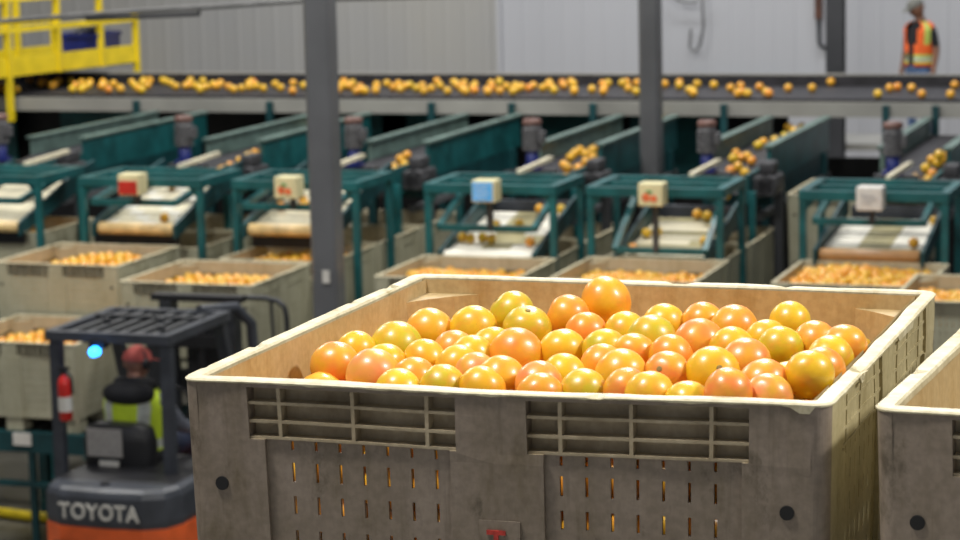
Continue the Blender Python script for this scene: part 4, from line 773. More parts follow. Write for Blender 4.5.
# ------------------------------------------------------------------ yellow crossover platform
yp = empty('crossover_platform', (-12.45, 21.9, 0), 0, 'yellow railed platform crossing over the main conveyor', 'platform'); O = -Vector(yp.location)
def yl(s, off=0): return Vector((-12.352 + .407 * s - off, 20.629 + 2.59 * s, H))
for off in (0, 1.15):
    for s in (-.35, .04, .40, .72, 1.0):
        top = .16 if s in (.04, .72, -.35, .40) else -.51
        if off and s in (.40,): top = .1
        zb = -H if s in (-.35, 1.0) else -1.62 if s == .04 else -1.11
        mb = MB(); a = yl(s, off); mb.beam(a + Vector((0, 0, zb)), a + Vector((0, 0, top)), .07, .07)
        o = mb.build('post', M['yellow'], yp); o.location = O
    for z, hh in ((-.566, .065), (-.214, .055)):
        mb = MB(); mb.beam(yl(-.35, off) + Vector((0, 0, z)), yl(1.0 if z < -.4 else .74, off) + Vector((0, 0, z)), .06, hh); mb.build('rail', M['yellow'], yp).location = O
    mb = MB(); mb.beam(yl(-.35, off) + Vector((0.0, 0, -.996)), yl(1.01, off) + Vector((0.0, 0, -.996)), .03, .217); mb.build('toe_board', M['yellow'], yp).location = O
mb = MB(); a, b = yl(-.35, .02), yl(1.0, .02); c, d = yl(1.0, 1.13), yl(-.35, 1.13)
mb.add([p + Vector((0, 0, z)) for z in (-1.12, -1.085) for p in (a, b, c, d)], [(3, 2, 1, 0), (4, 5, 6, 7), (0, 1, 5, 4), (1, 2, 6, 5), (2, 3, 7, 6), (3, 0, 4, 7)])
mb.build('deck', M['pillardark'], yp).location = O
cr_ = empty('crate', (-12.33, 22.75, H - 1.085), 0, 'blue plastic crate standing on the yellow platform', 'crate')
mb = MB()
for (a, b, c, d, e, f) in ((-.25, .25, -.3, -.27, 0, .36), (-.25, .25, .27, .3, 0, .36), (-.25, -.22, -.27, .27, 0, .36), (.22, .25, -.27, .27, 0, .36), (-.22, .22, -.27, .27, 0, .02)): mb.box(a, b, c, d, e, f)
mb.build('body', M['blue'], cr_)
mb = MB(); mb.box(-.27, .27, -.32, -.29, .33, .38); mb.box(-.27, .27, .29, .32, .33, .38); mb.box(-.27, -.24, -.29, .29, .33, .38); mb.box(.24, .27, -.29, .29, .33, .38); mb.build('lip', M['blue'], cr_)
mb = MB(); mb.tube([(-.1, -.25, .3), (-.05, 0, .42), (.05, .2, .38)], .07, 8); tag(mb.build('dark_bag', M['black'], None, (-12.33, 22.75, H - 1.085)), 'dark bag bulging out of the blue crate', 'bag')

# pipes and hoses on the wall
def pipe(name, pts, r, mat, label, cat):
    mb = MB(); mb.tube(pts, r, 8); return tag(mb.build(name, mat), label, cat)
pipe('ceiling_pipe', [(-12.6, 20, H - .47), (-11.99, 20, H - .42), (-10.2, 20, H - .31), (-9.3, 20, H - .27), (-8.0, 20, H - .20), (-6.5, 20, H - .17), (-3, 20, H - .1)], .028, M['hazecable'], 'thin grey pipe slanting across the top left of the hall', 'pipe')
pipe('stub_pipe', [(-10.9, 20, H - .40), (-9.51, 20, H - .35), (-9.51, 20, H - .27)], .024, M['pillardark'], 'short dark pipe with a bent end below the slanting pipe', 'pipe')
pipe('wall_hose', [(-6.55, 28.85, H - .50), (-6.38, 28.85, H - .66), (-6.15, 28.85, H - .69), (-6.05, 28.85, H - .50), (-6.03, 28.85, H - 1.0), (-6.08, 28.85, H - 1.27), (-6.17, 28.85, H - 1.38), (-6.23, 28.85, H - 1.30), (-6.21, 28.85, H - 1.05)], .018, M['hazecable'], 'grey hose looped down the pale wall', 'hose')
pipe('brown_pipe', [(-4.43, 28.93, H - .3), (-4.43, 28.93, H - .92)], .055, M['pipebrown'], 'brown pipe end hanging beside the far right pillar', 'pipe')
pipe('bent_pipe', [(-4.43, 28.93, H - .92), (-4.42, 28.93, H - 1.24), (-4.40, 28.93, H - 1.29), (-4.36, 28.95, H - 1.31), (-4.2, 28.97, H - 1.31)], .03, M['pillardark'], 'dark bent pipe just left of the far right pillar', 'pipe')
mb = MB(); mb.box(-6.28, -4.46, 28.86, 28.97, H - 1.76, H - 1.69, .01); tag(mb.build('wall_shelf', M['tealdark']), 'long dark ledge on the wall above the conveyor belt', 'ledge')
pts = [(-9.4 + .25 * k, 13.93 - .02 * k + .03 * math.sin(k * 1.1), .05) for k in range(12)]
pipe('yellow_hose', pts, .045, M['yellow'], 'yellow hose lying on the concrete floor left of the forklift', 'hose')

# ------------------------------------------------------------------ fruit on belts and lanes
SM = []
def small(x, y, z, r, key, label, group, me=None):
    o = bpy.data.objects.new('grapefruit', FMLOW[len(SM) % 3]); col.objects.link(o); SM.append(o)
    o.location = (x, y, z); o.scale = (r, r, r); o.rotation_euler = (rnd.uniform(0, 6), rnd.uniform(0, 6), rnd.uniform(0, 6)); o.color = tint(key, rnd, .12)
    tag(o, label, 'grapefruit', group)
keys = ['y', 'yo', 'oy', 'o', 'y', 'yo', 'oy', 'y']
belt_xy = [(p[0], max(p[1], 21.05)) for p in BELT_PTS]
for k in range(4000):
    if len(belt_xy) >= 182: break
    x = rnd.uniform(-13.4, -4.65)
    y = 21.08 + 1.42 * rnd.random() ** 1.1
    if noise.noise((x * .9, y * .6, 3)) < -.45: continue
    if all((x - a) ** 2 + (y - b) ** 2 > .0086 for a, b in belt_xy): belt_xy.append((x, y))
for i, (x, y) in enumerate(belt_xy):
    small(x, y, H - 1.325 + .048, .048, rnd.choice(keys), 'small blurred grapefruit riding the long black belt below the back wall', 'grapefruit on the long back conveyor belt')
LN = {1: 'lane behind the red-faced control box', 2: 'lane just right of the near pillar', 3: 'lane behind the blue-faced control box', 4: 'lane right of the middle pillar', 5: 'lane at the right edge, behind the dark motor'}
for k, ps in LANE_PTS.items():
    used = []
    for (x, y) in ps:
        x0 = LANES[k][0]; x = min(max(x, x0 + .08), x0 + .53)
        zb = -1.68 if y > 17.9 else -1.68 - (17.9 - y) * .104
        z = H + zb + .048
        while any((x - a) ** 2 + (y - b) ** 2 + (z - c) ** 2 < .0082 for a, b, c in used): z += .02
        used.append((x, y, z)); small(x, y, z, .047, rnd.choice(keys), 'small grapefruit waiting in the ' + LN[k], 'grapefruit in the ' + LN[k])
FL = {1: ('red-faced filler', [(-7.75, 15.42), (-8.1, 16.3), (-7.7, 16.4)]), 2: ('filler behind the near pillar', [(-6.75, 15.75), (-6.62, 15.95), (-6.5, 16.05), (-6.2, 15.6), (-6.4, 16.1), (-6.55, 15.82)]),
      3: ('blue-faced filler', [(-4.98, 15.62), (-4.90, 15.6), (-4.80, 15.63), (-4.71, 15.6), (-4.34, 15.55), (-4.8, 16.0), (-4.6, 16.05), (-4.55, 16.5), (-4.35, 16.5)]),
      4: ('filler beside the middle pillar', [(-3.40, 15.9), (-3.32, 15.95), (-2.86, 16.1), (-3.1, 16.5), (-3.0, 16.45), (-2.9, 16.5), (-3.4, 15.45), (-2.84, 15.7)]), 5: ('filler with the brown end roller', [(-1.05, 15.5), (-1.0, 16.3)])}
for k, (t, ps) in FL.items():
    u = UNITS[k]
    for (x, y) in ps:
        f = (y - 15.36) / 1.2; z = H + u[6] + .03 + (u[5] - u[6]) * f
        small(x, y, z + .046, .045, rnd.choice(keys), 'grapefruit rolling on the slats of the ' + t, 'grapefruit on the slats of the ' + t)

# ------------------------------------------------------------------ fruit heaps in the far bins
def heap(bi, lvl, mound, cover=None, single=None):
    b = BINS[bi]; x0, y0, zr = b[0], b[1], H + b[2]; n = 0; hi = 1.11 if bi not in (2, 17) else .97
    for layer in range(2):
        y = .095; row = 0
        while y < hi:
            x = .095 + (row % 2) * .045
            while x < hi:
                X, Y = x + rnd.uniform(-.012, .012), y + rnd.uniform(-.012, .012)
                mz = math.exp(-((X - mound[0]) ** 2 + (Y - mound[1]) ** 2) / mound[3] ** 2) * mound[2]
                z = zr + lvl + mz - layer * .08 + rnd.uniform(-.022, .022)
                if mz > (cover or -1) or cover is None:
                    if single and layer == 0 and Y > .3:
                        small(x0 + X, y0 + Y, z, .046, rnd.choice(keys), single[0], single[1])
                    else: ALLF.append((x0 + X, y0 + Y, z, .046))
                x += .091
            y += .082; row += 1
heap(0, -.21, (.80, .55, .17, .6), .02); heap(1, -.16, (.75, .5, .08, .5)); heap(2, -.14, (.6, .6, .06, .5))
heap(3, -.15, (.35, .5, .08, .4)); heap(4, -.15, (.5, .5, .05, .5)); heap(5, -.12, (.5, .7, .09, .6))
heap(6, -.15, (.5, .5, .06, .6)); heap(7, -.17, (.75, .5, .10, .5))
heap(17, -.2, (.6, .6, .05, .5))
# everything past what can be singled out: one object
mb = MB(); base = [[tuple(v.co) for v in me.vertices] for me in FMLOW]; faces = [[tuple(p.vertices) for p in me.polygons] for me in FMLOW]
for i, (x, y, z, r) in enumerate(ALLF):
    k = i % 3; q = Quaternion((rnd.uniform(-1, 1), rnd.uniform(-1, 1), rnd.uniform(-1, 1), rnd.uniform(-1, 1))).normalized().to_matrix() * r
    mb.mi = rnd.choice((0, 1)); mb.add([q @ Vector(p) + Vector((x, y, z)) for p in base[k]], faces[k], True)
tag(mb.build('grapefruit_heaps', [M['stuff0'], M['stuff1']]), 'massed grapefruit filling the pale bins and under the top layer', 'grapefruit', None, 'stuff')
# ------------------------------------------------------------------ people
def body(name, joints, bones, mats, matfn, parent, sub=2, extra=None):
    """one continuous figure grown over a skeleton; joints: name -> (pos, radius)"""
    names = list(joints); idx = {n: i for i, n in enumerate(names)}
    me = bpy.data.meshes.new(name); me.from_pydata([joints[n][0] for n in names], [(idx[a], idx[b]) for a, b in bones], [])
    o = bpy.data.objects.new(name, me); col.objects.link(o)
    sk = o.modifiers.new('s', 'SKIN'); sk.use_smooth_shade = True
    layer = me.skin_vertices[0].data if me.skin_vertices else None
    if layer is None:
        bm = bmesh.new(); bm.from_mesh(me); bm.verts.layers.skin.verify(); bm.to_mesh(me); bm.free(); layer = me.skin_vertices[0].data
    for n in names:
        r = joints[n][1]; layer[idx[n]].radius = r if isinstance(r, tuple) else (r, r)
    layer[idx['pelvis']].use_root = True
    sb = o.modifiers.new('b', 'SUBSURF'); sb.levels = sub; sb.render_levels = sub
    bpy.context.view_layer.update()
    out = bpy.data.meshes.new_from_object(o.evaluated_get(bpy.context.evaluated_depsgraph_get()))
    bpy.data.objects.remove(o)
    if extra:
        bm = bmesh.new(); bm.from_mesh(out)
        t = bpy.data.meshes.new('t'); t.from_pydata(extra.v, [], extra.f); bm.from_mesh(t); bm.to_mesh(out); bm.free()
    out.materials.clear()
    for m in mats: out.materials.append(m)
    for p in out.polygons:
        p.use_smooth = True; p.material_index = matfn(p.center)
    return link('body', out, None, parent)

def hand(J, B, wrist, wpos, d, side, down, curl=.5):
    """palm plus five fingers; d = pointing direction, side = towards the thumb, down = palm normal"""
    wpos = Vector(wpos); d = Vector(d).normalized(); side = Vector(side).normalized(); down = Vector(down).normalized()
    J[wrist + 'palm'] = (wpos + d * .055, (.030, .018)); B.append((wrist, wrist + 'palm'))
    for k, (off, ln) in enumerate(((.026, .070), (.009, .080), (-.009, .074), (-.026, .058))):
        p0 = wpos + d * .09 + side * off; p1 = p0 + (d + down * curl * .5).normalized() * ln * .5; p2 = p1 + (d + down * curl * 1.6).normalized() * ln * .5
        a, b, c = (wrist + f'f{k}{q}' for q in 'abc')
        J[a] = (p0, .0095); J[b] = (p1, .0085); J[c] = (p2, .007)
        B += [(wrist + 'palm', a), (a, b), (b, c)]
    p0 = wpos + d * .035 + side * .034; p1 = p0 + (d * .7 + side * .6 + down * .3).normalized() * .035; p2 = p1 + (d + down * .4).normalized() * .028
    J[wrist + 't0'] = (p0, .012); J[wrist + 't1'] = (p1, .010); J[wrist + 't2'] = (p2, .008)
    B += [(wrist, wrist + 't0'), (wrist + 't0', wrist + 't1'), (wrist + 't1', wrist + 't2')]

def head_shape(c, R, r=.098):
    """skull, jaw, nose, ears and brow as one extra shell; R turns it, face along -Y"""
    mb = MB(); c = Vector(c)
    bm = bmesh.new(); bmesh.ops.create_uvsphere(bm, u_segments=24, v_segments=18, radius=1)
    for v in bm.verts:
        x, y, z = v.co; sx = .76 - .10 * max(0, -z) ; sy = .95; sz = 1.18
        if z < -.2 and y > .2: y *= .75
        if y < 0:
            y -= .18 * math.exp(-((x / .16) ** 2 + ((z + .10) / .20) ** 2))       # nose
            y += .07 * math.exp(-((abs(x) - .34) ** 2 / .02 + (z - .12) ** 2 / .014))   # eye sockets
            y -= .05 * math.exp(-((x / .3) ** 2 + ((z + .48) / .07) ** 2))        # lips
            y += .04 * math.exp(-((x / .3) ** 2 + ((z + .40) / .03) ** 2))
            y -= .08 * math.exp(-((x / .3) ** 2 + ((z + .80) / .14) ** 2))        # chin
        v.co = Vector((x * sx, y * sy, z * sz)) * r
    for v in bm.verts: v.co = R @ v.co + c
    mb.bm(bm, None, True)
    for s in (-1, 1): mb.sphere(c + R @ Vector((s * r * .76, .01, -.02 * r)), r * .2, (.45, .9, 1.4), 10, 8, R)
    return mb

def ring(c, rx, ry, n=28, a0=0, R=None, front=0):
    out = []
    for i in range(n):
        a = 2 * PI * i / n; p = Vector((rx * math.sin(a), -ry * math.cos(a), 0))
        if R: p = R @ p
        out.append(tuple(Vector(c) + p))
    return out

# --- worker on the catwalk, facing left of the camera, looking down
W = empty('person', (-2.57, 25.75, H - 2.26), .0, 'person in orange safety vest and camouflage cap standing behind the conveyor, looking down', 'person')
W.scale = (1.08, 1.08, 1.0)
yaw = Matrix.Rotation(-.62, 3, 'Z')
def w(x, y, z): return yaw @ Vector((x, y, z))
J = {'pelvis': (w(0, 0, .93), (.155, .115)), 'waist': (w(0, 0, 1.08), (.140, .105)), 'chest': (w(0, .01, 1.27), (.165, .115)), 'neckbase': (w(0, .02, 1.46), (.075, .065)), 'neck': (w(0, .0, 1.54), .052), 'head0': (w(0, -.02, 1.63), .055)}
B = [('pelvis', 'waist'), ('waist', 'chest'), ('chest', 'neckbase'), ('neckbase', 'neck'), ('neck', 'head0')]
for s, n in ((-1, 'l'), (1, 'r')):
    J[n + 'sh'] = (w(s * .175, .02, 1.40), .062); J[n + 'el'] = (w(s * .235, .035, 1.13), .043); J[n + 'wr'] = (w(s * .245, -.02, .885), .026)
    B += [('chest', n + 'sh'), (n + 'sh', n + 'el'), (n + 'el', n + 'wr')]
    J[n + 'hip'] = (w(s * .095, 0, .86), .095); J[n + 'kn'] = (w(s * .11, -.02, .49), .062); J[n + 'an'] = (w(s * .12, .03, .09), .045); J[n + 'to'] = (w(s * .13, -.13, .04), .04)
    B += [('pelvis', n + 'hip'), (n + 'hip', n + 'kn'), (n + 'kn', n + 'an'), (n + 'an', n + 'to')]
    hand(J, B, n + 'wr', w(s * .245, -.02, .885), (0, 0, -1), yaw @ Vector((0, -1, 0)), yaw @ Vector((-s, 0, 0)))
hr = yaw @ Matrix.Rotation(-.35, 3, 'Z') @ Matrix.Rotation(.42, 3, 'X')
hc = w(0, -.045, 1.635)
inv = yaw.inverted()
def wm(c):
    q = inv @ c
    if q.z > 1.49: return 0
    if abs(q.x) > .17 and q.z < 1.17: return 0
    if q.z < .09: return 3
    return 1 if q.z > .94 else 2
body('person_body', J, B, [M['skindark'], M['blackcloth'], M['denim'], M['black']], wm, W, 2, head_shape(hc, hr, .10))
n = 28
mb = MB(); ringz = []
for z, rx, ry in ((.93, .185, .142), (.97, .18, .138), (1.0, .18, .138), (1.04, .178, .137), (1.08, .178, .137), (1.2, .19, .14), (1.30, .198, .142), (1.35, .20, .14), (1.39, .20, .135), (1.43, .175, .12), (1.47, .10, .095)):
    ringz.append([tuple(w(*p)) for p in ring((0, .01, z), rx, ry)])
n = 28
vs = [p for r in ringz for p in r]; mb.v = vs
for i in range(len(ringz) - 1):
    for j in range(n):
        a = (j + .5) / n
        if a < (.045 + .010 * (i > 4) + .006 * i * (i > 7)) or a > 1 - (.045 + .01 * (i > 4) + .006 * i * (i > 7)): continue     # open front shows the black shirt
        mb.f.append([i * n + j, i * n + (j + 1) % n, (i + 1) * n + (j + 1) % n, (i + 1) * n + j]); mb.smooth.append(True)
        vert = abs(a - .17) < .02 or abs(a - .83) < .02
        mb.m.append(1 if i in (2,) else 2 if i in (1, 3) else (2 if abs(a - .17) < .03 or abs(a - .83) < .03 else 0) if i > 4 else 0)
vest = mb.build('safety_vest', [M['hiorange'], M['silver'], M['limetape']], W)
sol = vest.modifiers.new('t', 'SOLIDIFY'); sol.thickness = .008; sol.offset = 1
mb = MB()
bm = bmesh.new(); bmesh.ops.create_uvsphere(bm, u_segments=20, v_segments=12, radius=1)
bmesh.ops.delete(bm, geom=[v for v in bm.verts if v.co.z < -.02], context='VERTS')
for v in bm.verts: v.co = hr @ Vector((v.co.x * .084, v.co.y * .104, v.co.z * .098 + .035)) + hc
mb.bm(bm, None, True)
vv = [];
for k in range(9):
    a = PI * (k / 8) ; vv.append(hr @ Vector((.075 * math.cos(a), -.085 - .09 * math.sin(a), .035 - .012 * math.sin(a))) + hc)
mb.add(vv + [v + Vector((0, 0, .008)) for v in vv], [list(range(9)), list(range(17, 8, -1))] + [(i, i + 1, 10 + i, 9 + i) for i in range(8)])
mb.build('cap', M['capgrey'], W)

# --- forklift
F = empty('forklift', (-6.22, 11.9, 0), 0, 'orange and charcoal forklift seen from behind with TOYOTA across the rear', 'forklift'); O = -Vector(F.location)
def fp(name, mb, mat, par=None, label=None):
    o = mb.build(name, mat, par or F)
    if par is None: o.location = O
    if label: o['label'] = label
    return o
def cw_poly(g=0): return [(-6.645 - g, 12.0), (-6.645 - g, 11.22), (-6.60 - g * .7, 11.06 - g * .7), (-6.46, 10.98 - g), (-6.12, 10.955 - g), (-5.80, 10.98 - g), (-5.66 + g * .7, 11.06 - g * .7), (-5.60 + g, 11.22), (-5.60 + g, 12.0)]
mb = MB(); mb.prism(cw_poly(.012), .26, .83); mb.box(-6.62, -5.62, 12.0, 12.75, .22, .62); fp('counterweight', mb, M['orange'])
mb = MB(); rings = []
for z, g in ((.83, 0), (.88, .010), (1.05, .006), (1.09, -.012), (1.115, -.05)):
    rings.append([(x, y, z) for x, y in cw_poly(g)])
mb.loft(rings, True, False); mb.add(rings[-1], [list(range(9))]); fp('rear_hood', mb, M['charcoal'])
text_mesh('TOYOTA', .158, .004, M['paper'], 'lettering', F, Vector((-6.13, 10.945, .945)) + O, (PI / 2, 0, 0), .0035, .93)
mb = MB(); mb.lathe([(.035, 0), (.035, .02)], (-6.16, 11.12, 1.11), 12); fp('filler_cap', mb, M['black'])
mb = MB(); mb.box(-6.05, -5.68, 10.935, 10.95, .30, .52); mb.box(-6.5, -6.1, 10.935, 10.95, .55, .72); fp('rear_grille', mb, M['black'])
mb = MB(); mb.box(-6.60, -5.66, 11.2, 12.1, 1.05, 1.12, .02); fp('seat_deck', mb, M['black'])
for (x, y, r, wd) in ((-6.62, 11.45, .26, .2), (-5.62, 11.45, .26, .2), (-6.66, 12.75, .33, .24), (-5.58, 12.75, .33, .24)):
    mb = MB(); mb.lathe([(r * .5, x - wd / 2), (r * .95, x - wd / 2), (r, x - wd / 2 + .03), (r, x + wd / 2 - .03), (r * .95, x + wd / 2), (r * .5, x + wd / 2)], (0, y, r), 24, 'x')
    o = fp('wheel', mb, M['black'])
    mb = MB(); mb.lathe([(r * .5, x - wd / 2 - .005), (r * .5, x + wd / 2 + .005)], (0, y, r), 16, 'x'); fp('hub', mb, M['pillar'], o)
# overhead guard
for x in (-6.72, -5.82):
    for y0, y1 in ((11.50, 11.52), (12.55, 12.40)):
        mb = MB(); mb.beam((x, y0 + (.25 if y0 > 12 else 0), .95), (x, y1, 2.12), .085, .07, (0, 1, 0)); fp('guard_post', mb, M['charcoal'])
mb = MB(); zt = 2.12
mb.beam((-6.77, 11.47, zt), (-5.77, 11.47, zt), .07, .07); mb.beam((-6.77, 12.48, zt), (-5.77, 12.48, zt), .07, .07)
mb.beam((-6.74, 11.47, zt + .001), (-6.74, 12.48, zt + .001), .07); mb.beam((-5.80, 11.47, zt + .001), (-5.80, 12.48, zt + .001), .07)
fp('guard_frame', mb, M['charcoal'])
mb = MB()
for k in range(6): mb.beam((-6.60 + k * .132, 11.50, zt + .01), (-6.60 + k * .132, 12.45, zt + .01), .055, .03)
mb.beam((-6.72, 11.80, zt - .015), (-5.82, 11.80, zt - .015), .05, .03); mb.beam((-6.72, 12.15, zt + .03), (-5.82, 12.15, zt + .03), .06, .03)
for q in ((-6.5, 11.9), (-6.1, 12.0), (-5.95, 11.7), (-6.3, 12.3)): mb.lathe([(.03, 0), (.03, .04)], (q[0], q[1], zt + .02), 8)
fp('guard_bars', mb, M['dark'])
mb = MB(); mb.box(-6.40, -6.28, 11.42, 11.52, zt - .075, zt - .02); o = fp('warning_light', mb, M['black'])
mb = MB(); mb.lathe([(.028, 0), (.04, .015), (.04, .05), (.03, .06)], (-6.345, zt - .095, 11.37), 14, 'y')
mb.v = [(x, y, z) for x, y, z in mb.v]
mb2 = MB(); mb2.lathe([(.022, 11.36), (.034, 11.375), (.036, 11.43)], (-6.345, 0, zt - .095), 14, 'y'); fp('blue_lens', mb2, M['lamp'], o, 'glowing blue lens')
# seat back with papers
mb = MB(); rings = []
for z, x0, x1 in ((.98, -6.58, -6.08), (1.02, -6.60, -6.06), (1.30, -6.61, -6.05), (1.40, -6.58, -6.08), (1.43, -6.50, -6.16)):
    rings.append([(x0, 11.66, z), (x0 + .03, 11.62, z), (x1 - .03, 11.62, z), (x1, 11.66, z), (x1, 11.76, z), (x0, 11.76, z)])
mb.loft(rings); mb.add(rings[-1], [list(range(6))]); st = fp('seat_back', mb, M['black'])
mb = MB(); mb.box(-6.555, -6.27, 11.605, 11.618, 1.19, 1.40); fp('grey_notice', mb, M['papergrey'], st)
mb = MB(); mb.box(-6.46, -6.30, 11.603, 11.617, 1.03, 1.16); fp('white_notice', mb, M['paper'], st)
mb = MB(); mb.box(-6.58, -6.08, 11.7, 12.2, 1.10, 1.18, .03); fp('seat_cushion', mb, M['black'])
mb = MB(); mb.tube([(-6.33, 12.75, 1.0), (-6.33, 12.62, 1.36)], .03, 8); mb.tube([(-6.33 + .15 * math.cos(2 * PI * k / 16), 12.60 + .06 * math.sin(2 * PI * k / 16), 1.37 + .14 * math.sin(2 * PI * k / 16)) for k in range(17)], .014, 6); fp('steering_wheel', mb, M['black'])
mb = MB(); mb.box(-6.6, -5.64, 12.6, 12.8, .6, 1.05, .02); fp('dash', mb, M['black'])
# mast, carriage, backrest, forks
for x in (-6.57, -6.02):
    mb = MB(); mb.box(x - .05, x + .05, 13.0, 13.12, .08, 2.12); mb.box(x - .03, x + .03, 13.12, 13.18, .1, 2.15); fp('mast_rail', mb, M['dark'])
mb = MB(); mb.box(-6.70, -5.92, 13.02, 13.14, 2.12, 2.17); mb.box(-6.55, -6.02, 13.02, 13.10, 1.75, 1.85); mb.box(-6.5, -6.05, 13.03, 13.1, .5, .6)
mb.lathe([(.05, .3), (.05, 2.05)], (-6.29, 13.08, 0), 10); fp('mast_crosshead', mb, M['black'])
mb = MB(); mb.box(-6.42, -6.06, 13.06, 13.11, 1.2, 2.05); fp('mast_hoses', mb, M['black'])
mb = MB()
for x in (-5.92, -5.80, -5.66): pass
mb.tube([(-6.04, 13.25, 2.13), (-5.82, 13.25, 2.13), (-5.70, 13.25, 2.11), (-5.645, 13.25, 2.06), (-5.63, 13.25, 1.98), (-5.63, 13.25, 1.45), (-6.04, 13.25, 1.45)], .022, 8)
mb.tube([(-5.76, 13.25, 2.125), (-5.74, 13.25, 1.45)], .014, 6)
fp('load_backrest', mb, M['dark'])
mb = MB(); mb.tube([(-6.0, 12.45, 2.16), (-5.86, 12.8, 2.13), (-5.80, 12.95, 1.98), (-5.80, 13.0, 1.5)], .045, 10); fp('hydraulic_hose', mb, M['charcoal'])
mb = MB(); mb.box(-6.75, -5.7, 13.26, 13.32, 1.36, 1.52); fp('carriage', mb, M['black'])
for x in (-6.82, -6.42):
    mb = MB(); mb.box(x - .06, x + .06, 13.30, 14.5, 1.405, 1.445); mb.box(x - .06, x + .06, 13.26, 13.32, 1.40, 1.75); fp('fork', mb, M['dark'])
# fire extinguisher clipped to the rear post
E_ = empty('fire_extinguisher', (-6.61, 11.41, 1.50), 0, 'red fire extinguisher clipped to the left rear post of the forklift', 'extinguisher')
mb = MB(); mb.lathe([(.04, 0), (.05, .01), (.05, .27), (.042, .31), (.02, .335), (.016, .35)], (0, 0, 0), 16); bd = mb.build('cylinder_body', M['extred'], E_)
mb = MB(); mb.lathe([(.0508, .07), (.0508, .18)], (0, 0, 0), 16); o = mb.build('paper_label', M['paper'], bd)
mb = MB(); mb.box(-.022, .022, -.02, .02, .35, .385); mb.box(-.05, .02, -.012, .012, .385, .40); mb.tube([(.02, 0, .36), (.06, 0, .33), (.065, 0, .2)], .01, 6); mb.build('valve', M['black'], E_)

# --- driver, seen from behind
D = empty('person', (-6.335, 11.98, -.235), 0, 'person in yellow safety vest and red cap driving the forklift, back turned', 'person')
D.scale = (1.12, 1.12, 1.12)
J = {'pelvis': (Vector((0, 0, 1.24)), (.16, .12)), 'waist': (Vector((.0, -.02, 1.36)), (.15, .115)), 'chest': (Vector((-.01, -.01, 1.50)), (.175, .125)), 'neckbase': (Vector((-.005, .0, 1.66)), (.085, .075)), 'neck': (Vector((0, .02, 1.73)), .055), 'head0': (Vector((.0, .04, 1.80)), .06)}
B = [('pelvis', 'waist'), ('waist', 'chest'), ('chest', 'neckbase'), ('neckbase', 'neck'), ('neck', 'head0')]
for s, n in ((-1, 'l'), (1, 'r')):
    J[n + 'sh'] = (Vector((s * .185, .02, 1.58)), .068)
    el = Vector((s * .27, .16, 1.38)); wr = Vector((s * .15, .50, 1.40)) if s < 0 else Vector((.40, .42, 1.36))
    J[n + 'el'] = (el, .052); J[n + 'wr'] = (wr, .03); B += [('chest', n + 'sh'), (n + 'sh', n + 'el'), (n + 'el', n + 'wr')]
    d = (wr - el).normalized()
    hand(J, B, n + 'wr', wr, d, Vector((-s, 0, .3)), Vector((0, 0, -1)), .9)
    J[n + 'hip'] = (Vector((s * .10, .05, 1.22)), .10); J[n + 'kn'] = (Vector((s * .17, .52, 1.24)), .072); J[n + 'an'] = (Vector((s * .16, .62, .80)), .048); J[n + 'to'] = (Vector((s * .16, .76, .74)), .04)
    B += [('pelvis', n + 'hip'), (n + 'hip', n + 'kn'), (n + 'kn', n + 'an'), (n + 'an', n + 'to')]
hr2 = Matrix.Rotation(-.45, 3, 'Z') @ Matrix.Rotation(PI, 3, 'Z') @ Matrix.Rotation(.12, 3, 'X')
hc2 = Vector((.0, .05, 1.835))
def dm(c):
    if c.z > 1.71: return 0
    if c.y > .40 and c.z > 1.3 : return 0 if c.y > .46 else 1
    if c.z < .84: return 3
    return 1 if c.z > 1.32 else 2
body('person_body', J, B, [M['skin'], M['greycloth'], M['darkdenim'], M['black']], dm, D, 2, head_shape(hc2, hr2, .100))
n = 28
mb = MB(); ringz = []
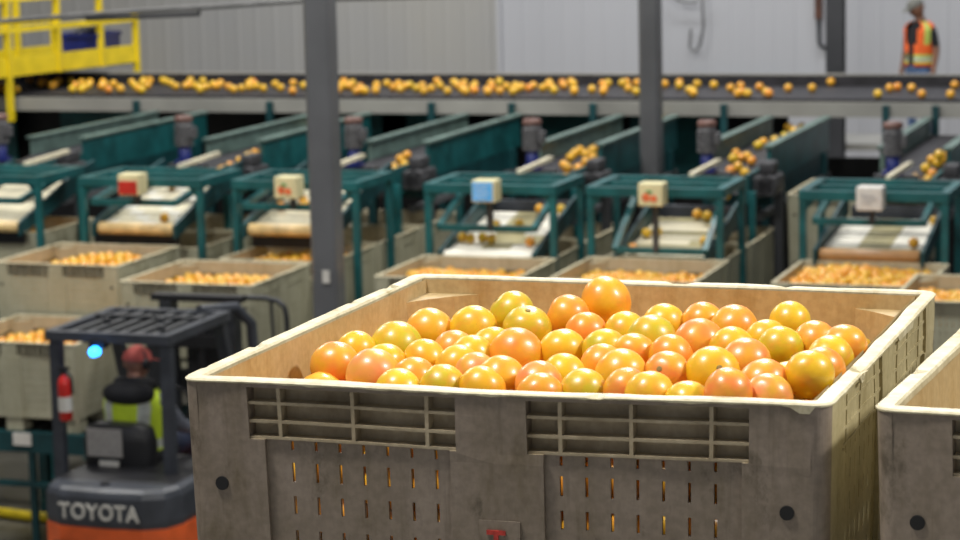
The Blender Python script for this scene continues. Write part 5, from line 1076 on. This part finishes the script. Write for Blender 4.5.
for z, rx, ry in ((1.20, .19, .15), (1.28, .188, .15), (1.34, .185, .15), (1.42, .195, .155), (1.50, .205, .16), (1.56, .215, .155), (1.62, .20, .14), (1.66, .15, .12)):
    ringz.append(ring((-.005, 0, z), rx, ry))
mb.v = [p for r in ringz for p in r]
for i in range(len(ringz) - 1):
    for j in range(n):
        a = (j + .5) / n
        if abs(a - .5) < .06: continue
        mb.f.append([i * n + j, i * n + (j + 1) % n, (i + 1) * n + (j + 1) % n, (i + 1) * n + j]); mb.smooth.append(True)
        mb.m.append(1 if abs(a - .11) < .025 or abs(a - .89) < .025 or i == 1 else 0)
vest = mb.build('safety_vest', [M['hivis'], M['silver']], D)
sol = vest.modifiers.new('t', 'SOLIDIFY'); sol.thickness = .008; sol.offset = 1
# hood lying on the shoulders
mb = MB(); mb.sphere((0, -.09, 1.655), 1, (.19, .10, .085), 20, 12, Matrix.Rotation(.25, 3, 'X')); mb.tube([(.11 * math.cos(a), .02 + .09 * math.sin(a), 1.70 - .02 * math.sin(a)) for a in [PI * 2 * k / 14 for k in range(15)]], .045, 8)
mb.build('hood', M['blackcloth'], D)
mb = MB(); bm = bmesh.new(); bmesh.ops.create_uvsphere(bm, u_segments=20, v_segments=12, radius=1)
bmesh.ops.delete(bm, geom=[v for v in bm.verts if v.co.z < -.02], context='VERTS')
for v in bm.verts: v.co = hr2 @ Vector((v.co.x * .088, v.co.y * .108, v.co.z * .100 + .02)) + hc2
mb.bm(bm, None, True)
vv = [hr2 @ Vector((.078 * math.cos(PI * k / 8), -.085 - .085 * math.sin(PI * k / 8), .025 - .012 * math.sin(PI * k / 8))) + hc2 for k in range(9)]
mb.add(vv + [v + Vector((0, 0, .008)) for v in vv], [list(range(9)), list(range(17, 8, -1))] + [(i, i + 1, 10 + i, 9 + i) for i in range(8)])
mb.build('cap', M['capred'], D)
mb = MB(); mb.tube([hr2 @ Vector((.1 * math.cos(a), .0, .105 * math.sin(a))) + hc2 for a in [PI * k / 10 for k in range(11)]], .008, 6)
for s in (-1, 1): mb.sphere(hc2 + hr2 @ Vector((s * .10, 0, 0)), .035, (.5, 1, 1.1), 10, 8, hr2)
mb.build('ear_defenders', M['black'], D)
